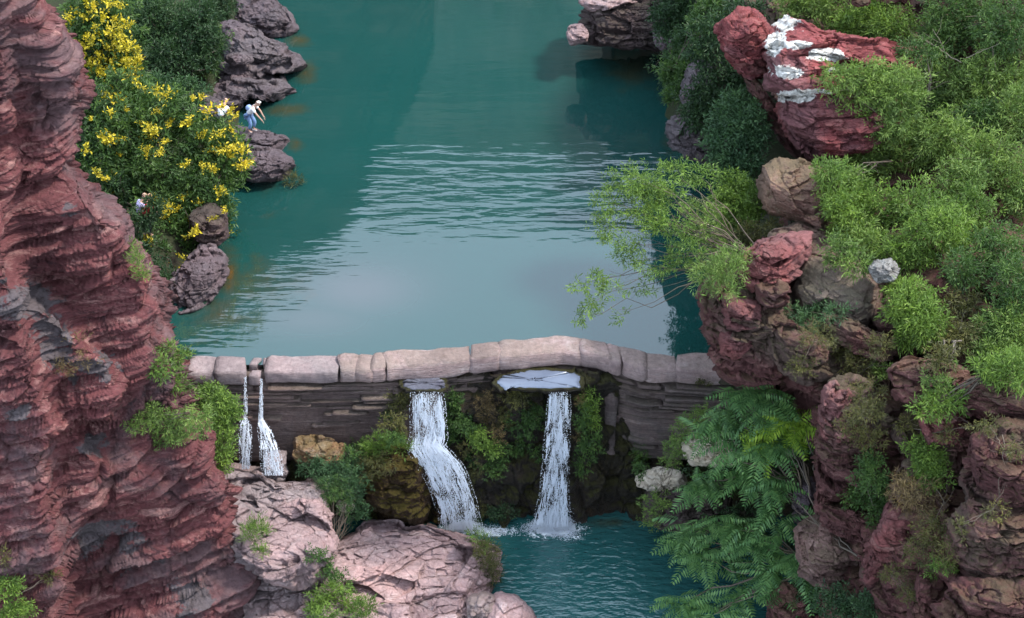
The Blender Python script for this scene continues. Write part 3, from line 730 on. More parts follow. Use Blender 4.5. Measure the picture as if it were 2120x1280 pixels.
B('ledge', M['redw'], [(1584, 142), (1640, 132), (1710, 136), (1790, 160), (1780, 200), (1700, 200), (1620, 204), (1582, 186)], 45.4, 1.4, .62, .36, 7, .9, .35, 224, c=(1680, 168), parent=oc, attr={'white': wh}, scales=((.5, .16), (.2, .07), (.08, .03)))
B('ledge', M['redw'], [(1592, 200), (1640, 184), (1720, 180), (1800, 186), (1880, 210), (1880, 300), (1800, 330), (1740, 345), (1690, 342), (1650, 316), (1622, 270), (1602, 236)], 45.0, 1.7, .15, .34, 8, .9, .5, 225, c=(1735, 262), parent=oc, attr={'white': wh}, scales=((.8, .14), (.24, .08), (.09, .04)))
B('boulder', M['tan'], [(1552, 384), (1566, 352), (1604, 322), (1650, 326), (1710, 350), (1770, 400), (1780, 450), (1730, 494), (1690, 486), (1640, 456), (1590, 440), (1558, 414)], 42.6, 1.5, .35, .4, 10, .86, .34, 230, c=(1660, 405), dip=(.2, 0), label='smooth rounded tan boulder with a split across it above the overhang', soft=1., fr=.7)
B('rock_slab', M['brown'], [(1590, 478), (1660, 456), (1720, 480), (1730, 530), (1690, 560), (1620, 530), (1580, 520)], 41.0, 1.1, .6, .45, 7, .86, .3, 231, label='grey-brown slab wedged under the rounded tan boulder', cat='rock slab')
B('rock_slab', M['brown'], [(1632, 610), (1660, 520), (1720, 500), (1790, 530), (1836, 590), (1840, 660), (1790, 680), (1700, 640), (1640, 640)], 39.6, 1.3, .55, .42, 7, .88, .25, 232, c=(1740, 590), label='broad smooth grey-brown slab behind the overhanging boulder', cat='rock slab', soft=1., fr=.5)
ob = empty('boulder', PY(1560, 800, 38.5), 'big red overhanging boulder hanging over the end of the dam', 'boulder')
B('overhang', M['redr'], [(1426, 588), (1440, 572), (1480, 560), (1560, 560), (1640, 600), (1660, 700), (1650, 790), (1600, 800), (1550, 798), (1512, 792), (1478, 750), (1452, 700), (1434, 640)], 38.9, 1.8, .05, .5, 10, .85, .5, 233, c=(1555, 680), parent=ob, scales=((.9, .3), (.3, .14), (.12, .05)))
B('cap', M['redb'], [(1520, 560), (1534, 520), (1580, 494), (1640, 480), (1690, 480), (1700, 510), (1660, 560), (1620, 600), (1560, 610)], 39.0, 1.2, .5, .45, 9, .85, .35, 234, c=(1600, 545), parent=ob)
bl = [[(1480, 640), (1530, 612), (1580, 620), (1600, 650), (1580, 690), (1520, 690), (1485, 670)], [(1484, 680), (1530, 668), (1576, 690), (1580, 730), (1540, 752), (1494, 736), (1480, 706)],
      [(1560, 660), (1600, 640), (1640, 660), (1636, 700), (1590, 710), (1562, 690)], [(1560, 580), (1610, 570), (1650, 600), (1640, 640), (1590, 645), (1556, 620)], [(1545, 720), (1600, 700), (1640, 720), (1620, 760), (1570, 765)]]
for k, p in enumerate(bl): B('block', M['redb' if k < 2 else 'redr'], p, 37.7 + .1 * (k % 2), .55, .1, .35, 12, .7, .25, 240 + k, parent=ob)
sl = [('boulder', 'redr', [(1594, 680), (1640, 668), (1700, 700), (1730, 760), (1690, 790), (1620, 770), (1596, 730)], 37.6, 1.0, .4, 'pinkish broken block below the overhanging boulder', .3),
      ('boulder', 'lichen', [(1792, 560), (1812, 536), (1850, 534), (1868, 560), (1852, 586), (1810, 588)], 38.3, .6, .4, 'white and black speckled boulder in the scrub', .15),
      ('rock_ledge', 'redr', [(1838, 770), (1880, 744), (1960, 752), (2010, 772), (1990, 800), (1900, 800), (1850, 796)], 35.6, 1.0, .4, 'reddish layered ledge sticking out of the scrub, upper one', .4),
      ('rock_ledge', 'redr', [(1850, 806), (1900, 796), (1970, 800), (1990, 822), (1940, 836), (1870, 832)], 35.2, .9, .4, 'reddish layered ledge sticking out of the scrub, lower one', .35),
      ('rock_ledge', 'redr', [(1970, 800), (2060, 780), (2180, 790), (2200, 880), (2100, 880), (2000, 850)], 34.9, 1.3, .3, 'wide dark red ledge at the frame edge under the scrub', .6),
      ('boulder', 'redr', [(1688, 900), (1700, 820), (1740, 790), (1790, 810), (1800, 880), (1796, 960), (1770, 1010), (1730, 1050), (1690, 1060), (1686, 980)], 36.2, 1.1, 0, 'tall pinkish rib of rock beside the feathery green tree', .35),
      ('boulder', 'redr', [(1690, 1040), (1740, 1050), (1800, 1060), (1830, 1090), (1790, 1120), (1730, 1110), (1694, 1080)], 35.6, .9, .2, 'undercut layered rock at the foot of the pinkish rib', .4),
      ('boulder', 'redb', [(1784, 1190), (1790, 1140), (1820, 1100), (1842, 1050), (1872, 1050), (1890, 1100), (1884, 1150), (1840, 1180), (1800, 1200)], 34.2, .8, .1, 'bright red bare boulder amid the scrub of the lower cliff', .25),
      ('boulder', 'redb', [(1900, 870), (1930, 840), (1990, 840), (2010, 890), (1980, 930), (1920, 930)], 34.9, .8, .2, 'rounded red boulder under the layered ledges', .25),
      ('boulder', 'redr', [(1998, 960), (2020, 910), (2080, 880), (2180, 880), (2200, 1040), (2100, 1080), (2020, 1080), (1996, 1030)], 33.3, 1.4, .1, 'big rounded maroon boulder at the frame edge of the lower cliff', .35),
      ('boulder', 'redr', [(1975, 1080), (2010, 1040), (2090, 1070), (2200, 1070), (2220, 1200), (2100, 1230), (2000, 1210), (1970, 1150)], 32.6, 1.3, .1, 'streaked purple-maroon boulder below the big rounded one', .5),
      ('boulder', 'redr', [(1945, 1260), (1990, 1200), (2100, 1210), (2200, 1200), (2240, 1340), (2000, 1360), (1950, 1320)], 31.8, 1.3, .1, 'layered red boulder in the bottom corner of the cliff', .5),
      ('boulder', 'redr', [(1880, 1300), (1900, 1200), (1930, 1150), (1960, 1200), (1960, 1300), (1920, 1380)], 32.8, .8, .1, 'narrow upright pink rock between scrub at the bottom of the cliff', .3),
      ('boulder', 'redr', [(1848, 1000), (1880, 960), (1940, 960), (1960, 1020), (1930, 1080), (1880, 1080), (1850, 1040)], 34.6, .9, .2, 'brown-pink rock hung with dry grass in the middle of the cliff', .3),
      ('boulder', 'brown', [(1650, 1100), (1700, 1070), (1770, 1110), (1780, 1180), (1720, 1220), (1660, 1190)], 35.8, .9, .5, 'dull brown rock sloping below the undercut layered rock', .25),
      ('boulder', 'redr', [(1800, 1230), (1840, 1200), (1890, 1220), (1890, 1290), (1830, 1300)], 33.8, .8, .3, 'pinkish rock wedged at the bottom of the cliff', .3),
      ('boulder', 'redr', [(1590, 1240), (1620, 1210), (1670, 1225), (1690, 1270), (1650, 1310), (1600, 1300)], 36.3, .7, .4, 'reddish rock under the tips of the feathery tree', .25),
      ('boulder', 'redr', [(1760, 0), (1800, -8), (1806, 10), (1770, 16)], 48.6, .5, .5, 'small red rock peeping out between bushes at the top edge', .2),
      ('boulder', 'redr', [(1700, 640), (1760, 660), (1850, 700), (1880, 740), (1840, 760), (1760, 730), (1700, 690)], 37.7, .9, .5, 'reddish rubble-strewn rock below the broad grey-brown slab', .4),
      ('boulder', 'redb', [(1705, 800), (1740, 790), (1770, 850), (1760, 920), (1715, 930), (1700, 870)], 35.9, .6, .1, 'smooth coral-red patch of rock at the top of the pinkish rib', .2)]
for k, (nm, mt, p, Y, T, ti, lab, dp) in enumerate(sl):
    p = A(p)
    if p[:, 1].mean() > 700 and k != 18: p = p.mean(0) + (p - p.mean(0)) * A([1.16, 1.2]); dp *= 1.4; T *= 1.15
    if p[:, 0].min() < 1686 and k in (5, 6, 20): p[:, 0] += 1686 - p[:, 0].min()
    B(nm, M[mt], p, Y, T, ti, .5, 8, .86, dp, 260 + k, label=lab, cat='rock ledge' if 'ledge' in nm else 'boulder')
# centre bottom
B('rock_shelf', M['pgrey'], [(430, 1000), (474, 968), (540, 972), (566, 1002), (650, 1004), (672, 1020), (690, 1090), (720, 1150), (640, 1230), (500, 1200), (450, 1120)], 40.6, 1.3, .9, .18, 12, .92, .40, 290, fr=1.4, c=(570, 1080), label='grey-pink rock shelf below the two thin falls', cat='rock shelf', scales=((.5, .12), (.2, .07), (.08, .03)), wob=.03, fsz=(1.2, .8, .45))
B('rock_shelf', M['pgrey'], [(500, 1160), (540, 1120), (620, 1118), (680, 1150), (720, 1200), (730, 1300), (700, 1420), (520, 1420), (490, 1250)], 39.0, 1.3, .9, .18, 12, .92, .38, 291, fr=1.4, c=(610, 1260), label='low pink-grey slab beside the foot of the red cliff', cat='rock shelf', scales=((.5, .10), (.2, .06), (.08, .03)), wob=.03)
B('rock_shelf', M['pink'], [(600, 1200), (640, 1165), (700, 1120), (738, 1098), (762, 1078), (824, 1078), (836, 1094), (880, 1084), (950, 1098), (992, 1118), (1040, 1138), (1044, 1180), (1030, 1220), (1030, 1260), (980, 1290), (900, 1350), (700, 1400), (620, 1330), (620, 1240)], 39.7, 1.1, .92, .14, 12, .90, .42, 292, fr=1.5, dip=(.12, .05), c=(850, 1210), label='large cracked pale pink rock shelf beside the plunge pool', cat='rock shelf', scales=((.5, .10), (.22, .07), (.09, .035)), wob=.02, step=2.0, fsz=(1.3, .8, .45))
B('boulder', M['pink'], [(1000, 1250), (1030, 1224), (1070, 1232), (1104, 1260), (1120, 1300), (1100, 1360), (1020, 1380), (990, 1310)], 38.1, 1.1, .6, .5, 5, .9, .15, 293, label='smooth rounded pink boulder at the bottom edge by the pool', soft=1., fr=.4)
B('boulder', M['cope'], [(968, 1236), (1000, 1226), (1028, 1232), (1034, 1290), (1000, 1320), (962, 1300)], 38.3, .7, .5, .3, 7, .85, .12, 294, label='squared cream-pink block leaning on the large rock shelf')
B('boulder', M['mossr'], [(745, 960), (780, 922), (830, 910), (862, 925), (882, 965), (892, 1020), (890, 1075), (860, 1100), (800, 1100), (765, 1060), (748, 1010)], 42.3, 1.1, .1, .5, 5, .9, .28, 295, label='brown moss-covered boulder beside the bent waterfall', scales=((.5, .16), (.2, .08), (.08, .04)))
B('boulder', M['mossr'], [(858, 930), (890, 920), (920, 940), (950, 990), (968, 1060), (960, 1100), (900, 1100), (870, 1020)], 43.1, .75, .0, .5, 4, .9, .2, 296, label='wet rock chute that bends the waterfall')
B('boulder', M['gold'], [(590, 925), (612, 902), (650, 898), (690, 908), (722, 928), (718, 950), (690, 972), (650, 960), (610, 960)], 42.6, .8, .3, .5, 8, .84, .22, 297, label='golden-brown rock in the gloom under the dam')
B('boulder', M['cream'], [(692, 1044), (706, 1032), (726, 1040), (740, 1052), (726, 1064), (704, 1060)], 41.4, .35, .3, .5, 7, .82, .1, 298, label='small cream and ochre stone below the bush')
B('boulder', M['cream'], [(1312, 1000), (1330, 975), (1365, 966), (1410, 972), (1430, 1000), (1400, 1020), (1350, 1018)], 41.6, .9, .4, .45, 6, .9, .12, 299, label='pale cream boulder by the pool under hanging leaves')
B('boulder', M['dark'], [(1310, 1040), (1350, 1010), (1420, 1010), (1500, 1000), (1520, 1060), (1460, 1110), (1360, 1095), (1316, 1080)], 41.3, 1.3, .2, .4, 8, .84, .4, 300, label='dark layered rock at the pool edge below the cream boulder')
B('boulder', M['cream'], [(1405, 950), (1420, 905), (1470, 890), (1530, 900), (1550, 925), (1540, 955), (1500, 965), (1430, 965)], 40.3, 1.0, .5, .45, 7, .88, .15, 301, label='sunlit pale rock showing through the feathery tree')
B('boulder', M['purple'], [(1630, 1010), (1660, 980), (1710, 990), (1720, 1050), (1690, 1100), (1640, 1080)], 37.8, .8, .2, .4, 8, .84, .4, 302, label='dark layered grey rock in the shade behind the feathery tree')
B('boulder', M['copeg'], [(548, 940), (590, 930), (600, 985), (580, 1010), (540, 1000)], 42.3, .5, .3, .5, 6, .86, .2, 303, label='wet grey rock the second thin fall runs over')
B('cliff_buttress', M['redr'], [(1590, 660), (1680, 640), (1800, 680), (1880, 740), (1860, 830), (1760, 850), (1680, 820), (1610, 800)], 38.3, 1.1, .2, .4, 12, .86, .6, 313, label='stepped red rock face linking the overhanging boulder to the layered ledges', cat='rock outcrop')
B('cliff_buttress', M['redr'], [(1700, 800), (1760, 770), (1860, 790), (1900, 860), (1900, 980), (1870, 1080), (1800, 1100), (1740, 1060), (1706, 960), (1696, 870)], 36.6, 1.2, 0, .4, 10, .88, .5, 310, label='broad weathered red buttress behind the pinkish rib', cat='rock outcrop')
B('cliff_buttress', M['redr'], [(1850, 860), (1960, 820), (2090, 840), (2120, 930), (2050, 1010), (1960, 1040), (1880, 1000), (1846, 930)], 35.5, 1.2, .1, .4, 10, .88, .5, 311, label='wide dark red step of rock beneath the ledges', cat='rock outcrop')
B('cliff_buttress', M['redr'], [(1840, 1100), (1920, 1050), (2000, 1060), (2020, 1180), (1990, 1290), (1900, 1330), (1830, 1300), (1820, 1180)], 33.9, 1.2, .1, .4, 10, .88, .5, 312, label='red-brown rock step between the bright red boulder and the streaked one', cat='rock outcrop')
B('boulder', M['redb'], [(456, 1018), (470, 1008), (500, 1006), (507, 1016), (490, 1026), (470, 1030)], 37.0, .4, .6, .5, 6, .86, .1, 304, label='small flat stone caught on the edge of the red cliff')
# ------------------------------------------------------------------ waterfalls
def fall_mat():
    m, t, bs, out = nt('falling_water')
    bs.inputs['Base Color'].default_value = (.78, .83, .90, 1)
    bs.inputs['Roughness'].default_value = .35
    tr = nd(t, 'ShaderNodeBsdfTranslucent'); tr.inputs[0].default_value = (.8, .85, .92, 1)
    mx = t.nodes.new('ShaderNodeMixShader'); mx.inputs[0].default_value = .3
    t.links.new(bs.outputs[0], mx.inputs[1]); t.links.new(tr.outputs[0], mx.inputs[2]); t.links.new(mx.outputs[0], out.inputs[0])
    return m
M['fall'] = fall_mat()
def octas(C, R, stretch=1.0):
    n = len(C)
    D = A([[1, 0, 0], [-1, 0, 0], [0, 1, 0], [0, -1, 0], [0, 0, stretch], [0, 0, -stretch]])
    V = (C[:, None, :] + D[None] * R[:, None, None]).reshape(-1, 3)
    f = A([[0, 2, 4], [2, 1, 4], [1, 3, 4], [3, 0, 4], [2, 0, 5], [1, 2, 5], [3, 1, 5], [0, 3, 5]]).astype(int)
    return V, (f[None] + (np.arange(n) * 6)[:, None, None]).reshape(-1, 3)
def fall(label, path, n, drops, seed, foam_top=None, group=None, spread=1.0, thick=1.0):
    """path: (px, py, Y, half width px, density)"""
    rng = np.random.default_rng(seed)
    p = A(path); seg = np.concatenate([[0], np.cumsum(np.linalg.norm(np.diff(p[:, :2], axis=0), axis=1))]); T = seg[-1]
    def at(t, u, dY=0):
        s = t * T
        cx, cy, Y, hw = (np.interp(s, seg, p[:, k]) for k in range(4))
        wob = 1.2 * np.sin(s * .09 + u * 9) * .6
        return PY(cx + u * hw + wob, cy, Y + dY)
    e = empty('waterfall', at(A(1.), A(0.)), label, 'waterfall', group)
    # a few interlaced broken sheets of strands
    V, F = [], []; off = 0
    cols = rng.choice(np.linspace(-1, 1, max(4, n // 9)), n) + rng.normal(size=n) * .06
    for k in range(n):
        t0 = rng.random() ** 1.0 * .97; L = rng.uniform(.02, .13); t1 = min(1, t0 + L)
        m = 7; t = np.linspace(t0, t1, m)
        dens = np.interp((t0 + t1) / 2 * T, seg, p[:, 4])
        if rng.random() > dens: continue
        if vn(A([[cols[k] * 3.2, (t0 + t1) * T * .035, seed]]), 1.0, 2)[0] < .36 + .12 * rng.random() and dens < .95: continue
        u = np.clip(cols[k], -1.08, 1.08) + np.cumsum(rng.normal(size=m) * .02)
        w = (rng.uniform(.004, .014) * thick) * np.sin(np.linspace(.25, 2.9, m)) * rng.uniform(.7, 1.2, m)
        c = at(t, u, -rng.random() * .25 * spread)
        a = c - np.array([1, 0, 0]) * w[:, None]; b = c + np.array([1, 0, 0]) * w[:, None]; f = c - np.array([0, 1, 0]) * w[:, None]
        V.append(np.stack([a, f, b], 1).reshape(-1, 3))
        for q in range(m - 1):
            o = off + q * 3
            F += [(o, o + 1, o + 4, o + 3), (o + 1, o + 2, o + 5, o + 4)]
        off += 3 * m
    tag(mk('water_strands', np.concatenate(V), [F], M['fall'], e), kind='stuff')
    t = rng.random(drops * 2); dn = np.interp(t * T, seg, p[:, 4]); t = t[rng.random(len(t)) < dn][:drops]
    u = np.clip(rng.normal(size=len(t)) * .6, -1.25, 1.25)
    C = at(t, u, -rng.random(len(t)) * .3 * spread)
    R = rng.uniform(.003, .0115, len(t)) * thick
    V, F = octas(C, R, 2.2)
    tag(mk('water_drops', V, [F], M['fall'], e), kind='stuff')
    return e
fall('bent waterfall that bounces off a mossy rock and fans out to the pool', [(884, 812, 42.55, 28, .35), (886, 850, 42.5, 30, .75), (888, 905, 42.4, 32, .8), (882, 922, 42.3, 32, 1), (892, 938, 42.2, 38, 1), (908, 960, 42.15, 40, 1), (925, 990, 42.1, 38, .85), (940, 1030, 42.1, 36, .75), (950, 1065, 42.1, 35, .7), (955, 1098, 42.15, 38, .9)], 2100, 8000, 1)
fall('straight narrow waterfall dropping from the wide opening under the coping into foam', [(1158, 812, 42.6, 18, .35), (1157, 850, 42.6, 20, .8), (1152, 930, 42.5, 22, .8), (1148, 1010, 42.4, 24, .8), (1142, 1092, 42.3, 32, 1)], 1400, 6000, 2)
fall('thin waterfall closer to the red cliff, spilling from the first notch', [(508, 780, 42.8, 2, .12), (508, 864, 42.6, 4, .2), (506, 880, 42.3, 11, .9), (508, 920, 42.1, 12, .7), (508, 972, 42.0, 7, .8)], 380, 1800, 3)
fall('thin waterfall spilling from the second notch and spreading over wet rock', [(541, 785, 42.8, 2, .18), (540, 868, 42.6, 4, .3), (546, 885, 42.3, 10, .9), (558, 930, 41.7, 17, .8), (566, 985, 41.5, 19, .9)], 520, 2200, 4)
def spray(label, cx, cy, rx, ry, h, n, seed):
    rng = np.random.default_rng(seed)
    a = rng.random(n) * 2 * math.pi; r = np.sqrt(rng.random(n)) * (1 + .25 * rng.normal(size=n)); r = abs(r) * (1 + .35 * np.sin(a * 3 + seed) * (r > .6))
    P = PZ(cx + rx * r * np.cos(a), cy + ry * r * np.sin(a), ZL)
    P[:, 2] += np.abs(rng.normal(size=n)) * h * np.exp(-r * 1.6) + .004
    V, F = octas(P, rng.uniform(.006, .022, n) * np.exp(-r * .35), .8)
    return tag(mk('foam', V, [F], M['fall']), label, kind='stuff')
spray('white foam boiling where the straight waterfall lands', 1148, 1096, 48, 16, .55, 8000, 11)
spray('white foam where the bent waterfall meets the pool', 965, 1096, 40, 11, .25, 3000, 12)
spray('thin foam drifting between the two waterfalls', 1025, 1100, 45, 11, .03, 900, 13)

# ------------------------------------------------------------------ people
def cloth_mat(name, c, rough=.85):
    m, t, bs, out = nt(name)
    n = noise(t, posn(t), 14, 4, .6)
    t.links.new(ramp(t, n, [(.3, tuple(v * .8 for v in c)), (.7, tuple(min(1, v * 1.12) for v in c))]), bs.inputs['Base Color'])
    bs.inputs['Roughness'].default_value = rough
    return m
M['skin'] = cloth_mat('skin', (.50, .30, .22), .6)
M['hair'] = cloth_mat('dark_hair', (.02, .016, .014))
for nm, c in dict(white=(.80, .80, .80), jeans=(.16, .26, .46), blue=(.28, .38, .62), lilac=(.50, .46, .72), red=(.42, .02, .03), black=(.02, .02, .022), pinkshoe=(.7, .55, .55), pale=(.75, .78, .80)).items():
    M['c_' + nm] = cloth_mat(nm + '_cloth', c)
def skin_mesh(name, pts, edges, rad, mat, parent, extra=None, sub=1):
    me = bpy.data.meshes.new(name)
    me.from_pydata([tuple(p) for p in pts], edges, [])
    o = bpy.data.objects.new(name, me); COL.objects.link(o)
    s = o.modifiers.new('skin', 'SKIN'); s.use_smooth_shade = True
    lay = me.skin_vertices[0].data if me.skin_vertices else None
    if lay is None:
        bm = bmesh.new(); bm.from_mesh(me); bm.verts.layers.skin.verify(); bm.to_mesh(me); bm.free(); lay = me.skin_vertices[0].data
    for v, r in zip(lay, rad): v.radius = (r, r) if not isinstance(r, tuple) else r
    lay[0].use_root = True
    o.modifiers.new('sub', 'SUBSURF').levels = sub; o.modifiers['sub'].render_levels = sub
    dg = bpy.context.evaluated_depsgraph_get()
    me2 = bpy.data.meshes.new_from_object(o.evaluated_get(dg))
    me2.name = name; o.modifiers.clear(); o.data = me2; bpy.data.meshes.remove(me)
    if extra:
        bm = bmesh.new(); bm.from_mesh(me2)
        for kind, loc, r, sc in extra:
            if kind == 's': q = bmesh.ops.create_uvsphere(bm, u_segments=14, v_segments=10, radius=r)['verts']
            for v in q: v.co = Vector((v.co.x * sc[0], v.co.y * sc[1], v.co.z * sc[2])) + Vector(loc)
        bm.to_mesh(me2); bm.free()
    me2.materials.clear(); me2.materials.append(mat)
    for p in me2.polygons: p.use_smooth = True
    o.parent = parent
    return o
def person(loc, rz, label, J, shirt, trousers, shoe, hat=None, bag=None, group=None, scale=1.0):
    """J: joints in metres, facing +x: pel, chest, neck, head and hip/knee/ank, sho/elb/wri for both sides"""
    e = empty('person', loc, label, 'person', group)
    e.rotation_euler = (0, 0, rz); e.scale = (scale,) * 3
    j = {k: Vector(v) for k, v in J.items()}
    pts = [j['pel'], j['pel'].lerp(j['chest'], .5), j['chest'], j['neck'], j['head']]
    rad = [.125, .115, .135, .055, .085]; ed = [(0, 1), (1, 2), (2, 3), (3, 4)]
    fing = []
    for s in 'lr':
        b = len(pts); pts += [j['hip' + s], j['kne' + s], j['ank' + s], j['toe' + s]]; rad += [.085, .058, .042, .035]; ed += [(0, b), (b, b + 1), (b + 1, b + 2), (b + 2, b + 3)]
        b = len(pts); w = j['wri' + s]; d = (w - j['elb' + s]).normalized()
        pts += [j['sho' + s], j['elb' + s], w, w + d * .07]; rad += [.055, .042, .030, .036]; ed += [(2, b), (b, b + 1), (b + 1, b + 2), (b + 2, b + 3)]
        sd = d.cross(Vector((0, 0, 1))).normalized() if abs(d.z) < .95 else Vector((1, 0, 0))
        for k, (o_, L) in enumerate(((-.03, .075), (-.01, .085), (.01, .08), (.03, .062))):
            for q in range(4): fing.append(('s', w + d * (.095 + L * q / 4) + sd * o_ + Vector((0, 0, -.004 * q * q)), .0095 - q * .0008, (1, 1, 1)))
        for q in range(3): fing.append(('s', w + d * (.03 + .02 * q) + sd * (-.042 - .010 * q), .011 - q * .001, (1, 1, 1)))
    h = j['head']; f = Vector(J.get('face', (1, 0, -.2))).normalized()
    side = f.cross(Vector((0, 0, 1))).normalized(); up = side.cross(f)
    ex = [('s', h + f * .01 + up * .03, .098, (1, .85, 1.18)), ('s', h + f * .108 + up * .0, .016, (1, .8, 1.3)), ('s', h + side * .082, .025, (.6, .5, 1.2)), ('s', h - side * .082, .025, (.6, .5, 1.2)), ('s', h + f * .085 - up * .045, .022, (.6, 1.3, .4))] + fing
    skin_mesh('body', pts, ed, rad, M['skin'], e, ex)
    for sgn in (1, -1): skin_mesh('eye', [h + f * .085 + side * .033 * sgn + up * .03, h + f * .1 + side * .033 * sgn + up * .03], [(0, 1)], [.012, .01], M['c_black'], e)
    # shirt with sleeves
    P2 = [j['pel'] + Vector((0, 0, .02)), j['pel'].lerp(j['chest'], .5), j['chest'], j['chest'].lerp(j['neck'], .55), j['shol'], j['shol'].lerp(j['elbl'], .6), j['shor'], j['shor'].lerp(j['elbr'], .6)]
    skin_mesh('shirt', P2, [(0, 1), (1, 2), (2, 3), (2, 4), (4, 5), (2, 6), (6, 7)], [.152, .148, .168, .085, .085, .065, .085, .065], M[shirt], e)
    P3 = [j['pel'], j['hipl'], j['knel'], j['knel'].lerp(j['ankl'], .75), j['hipr'], j['kner'], j['kner'].lerp(j['ankr'], .75)]
    skin_mesh('trousers', P3, [(0, 1), (1, 2), (2, 3), (0, 4), (4, 5), (5, 6)], [.155, .115, .08, .068, .115, .08, .068], M[trousers], e)
    for s in 'lr':
        a, b = j['ank' + s], j['toe' + s]
        skin_mesh('shoe', [a.lerp(b, -.35) - Vector((0, 0, .035)), a.lerp(b, .4) - Vector((0, 0, .03)), b - Vector((0, 0, .01))], [(0, 1), (1, 2)], [.05, .05, .04], M[shoe], e)
    skin_mesh('hair', [h - f * .02 + up * .05, h - f * .05 + up * .01], [(0, 1)], [(.10, .115), (.09, .09)], M['hair'], e)
    if hat: skin_mesh('hat', [h + up * .09 + f * .02, h + up * .15], [(0, 1)], [.125, .105], M[hat], e)
    if bag:
        bk = (j['pel'] - j['chest']).cross(Vector((0, 1, 0))).normalized()
        if bk.dot(f) > 0: bk = -bk
        c = j['chest'].lerp(j['pel'], .3) + bk * .15
        skin_mesh('backpack', [c + (j['chest'] - j['pel']).normalized() * .14, c, c - (j['chest'] - j['pel']).normalized() * .16], [(0, 1), (1, 2)], [(.10, .13), (.12, .15), (.11, .14)], M[bag], e)
    return e
stand = lambda lean=0, arm=.1: dict(pel=(0, 0, .92), chest=(.10 + lean, 0, 1.28), neck=(.17 + lean * 1.3, 0, 1.46), head=(.24 + lean * 1.6, 0, 1.60), hipl=(0, .10, .86), hipr=(0, -.10, .86), knel=(.06, .11, .48), kner=(.10, -.11, .48),
    ankl=(-.02, .11, .08), ankr=(.10, -.11, .08), toel=(.14, .12, .04), toer=(.26, -.12, .04), shol=(.12 + lean, .19, 1.36), shor=(.12 + lean, -.19, 1.36), elbl=(.18 + lean + arm, .24, 1.10), elbr=(.20 + lean + arm, -.24, 1.08),
    wril=(.30 + lean + arm, .22, .90), wrir=(.34 + lean + arm, -.22, .84))
bend = dict(pel=(-.12, 0, .80), chest=(.14, 0, 1.10), neck=(.24, 0, 1.24), head=(.33, 0, 1.34), face=(1, 0, -.7), hipl=(-.10, .10, .76), hipr=(-.10, -.10, .76), knel=(.12, .12, .44), kner=(.02, -.12, .42), ankl=(.02, .12, .08), ankr=(-.10, -.12, .08),
    toel=(.18, .12, .04), toer=(.06, -.13, .04), shol=(.16, .19, 1.16), shor=(.18, -.19, 1.16), elbl=(.34, .22, .92), elbr=(.38, -.22, .92), wril=(.46, .20, .70), wrir=(.52, -.16, .70))
def gnd(px, py):
    """height of what lies under a sight line"""
    dg = bpy.context.evaluated_depsgraph_get()
    a, b = ray(px, py); d = Vector((float(a), 1.0, float(b))).normalized()
    ok, loc, *_ = SC.ray_cast(dg, Vector((0, 0, H * K)), d, distance=500)
    return A(loc) / K if ok else PY(px, py, 55)
g0 = gnd(522, 272)
person(g0 + A([0, 0, -.02]), -.25, 'person in a white top and blue jeans bending forward on the flat waterside rock', bend, 'c_white', 'c_jeans', 'c_pale', hat='c_white', bag='c_blue')
g1 = PY(462, 276, g0[1] + .3)
person(g1, 1.0, 'person in a black and white top half hidden behind yellow blossoms', bend, 'c_pale', 'c_black', 'c_black')
g2 = PZ(291, 488, .6)
person(g2, .5, 'person in a lilac top among the trees beside the cliff', stand(.05), 'c_lilac', 'c_black', 'c_black')
g3 = PZ(305, 492, .6)
person(g3, .9, 'person in a dark red top walking behind the lilac one', stand(.05), 'c_red', 'c_black', 'c_black')
# ------------------------------------------------------------------ plants
def leaf_mat(name, dark, mid, light, trans=.30, rough=.5):
    m, t, bs, out = nt(name)
    tint = attr_out(t, 'tint')
    col = ramp(t, tint, [(0, dark), (.5, mid), (1, light)])
    n = noise(t, posn(t), .5, 3, .5)
    col = mixc(t, .6, col, ramp(t, n, [(.3, (.66, .70, .8)), (.7, (1.35, 1.22, 1.0))]), 'MULTIPLY')
    col = mixc(t, .7, col, ramp(t, noise(t, posn(t), 2.2, 3, .6), [(.3, (.68, .72, .7)), (.7, (1.35, 1.25, 1.15))]), 'MULTIPLY')
    t.links.new(col, bs.inputs['Base Color'])
    bs.inputs['Roughness'].default_value = rough; bs.inputs['Specular IOR Level'].default_value = .35
    tr = nd(t, 'ShaderNodeBsdfTranslucent'); t.links.new(mixc(t, 1.0, col, (1.0, 1.15, .5), 'MULTIPLY'), tr.inputs[0])
    mx = t.nodes.new('ShaderNodeMixShader'); mx.inputs[0].default_value = trans
    t.links.new(bs.outputs[0], mx.inputs[1]); t.links.new(tr.outputs[0], mx.inputs[2]); t.links.new(mx.outputs[0], out.inputs[0])
    return m
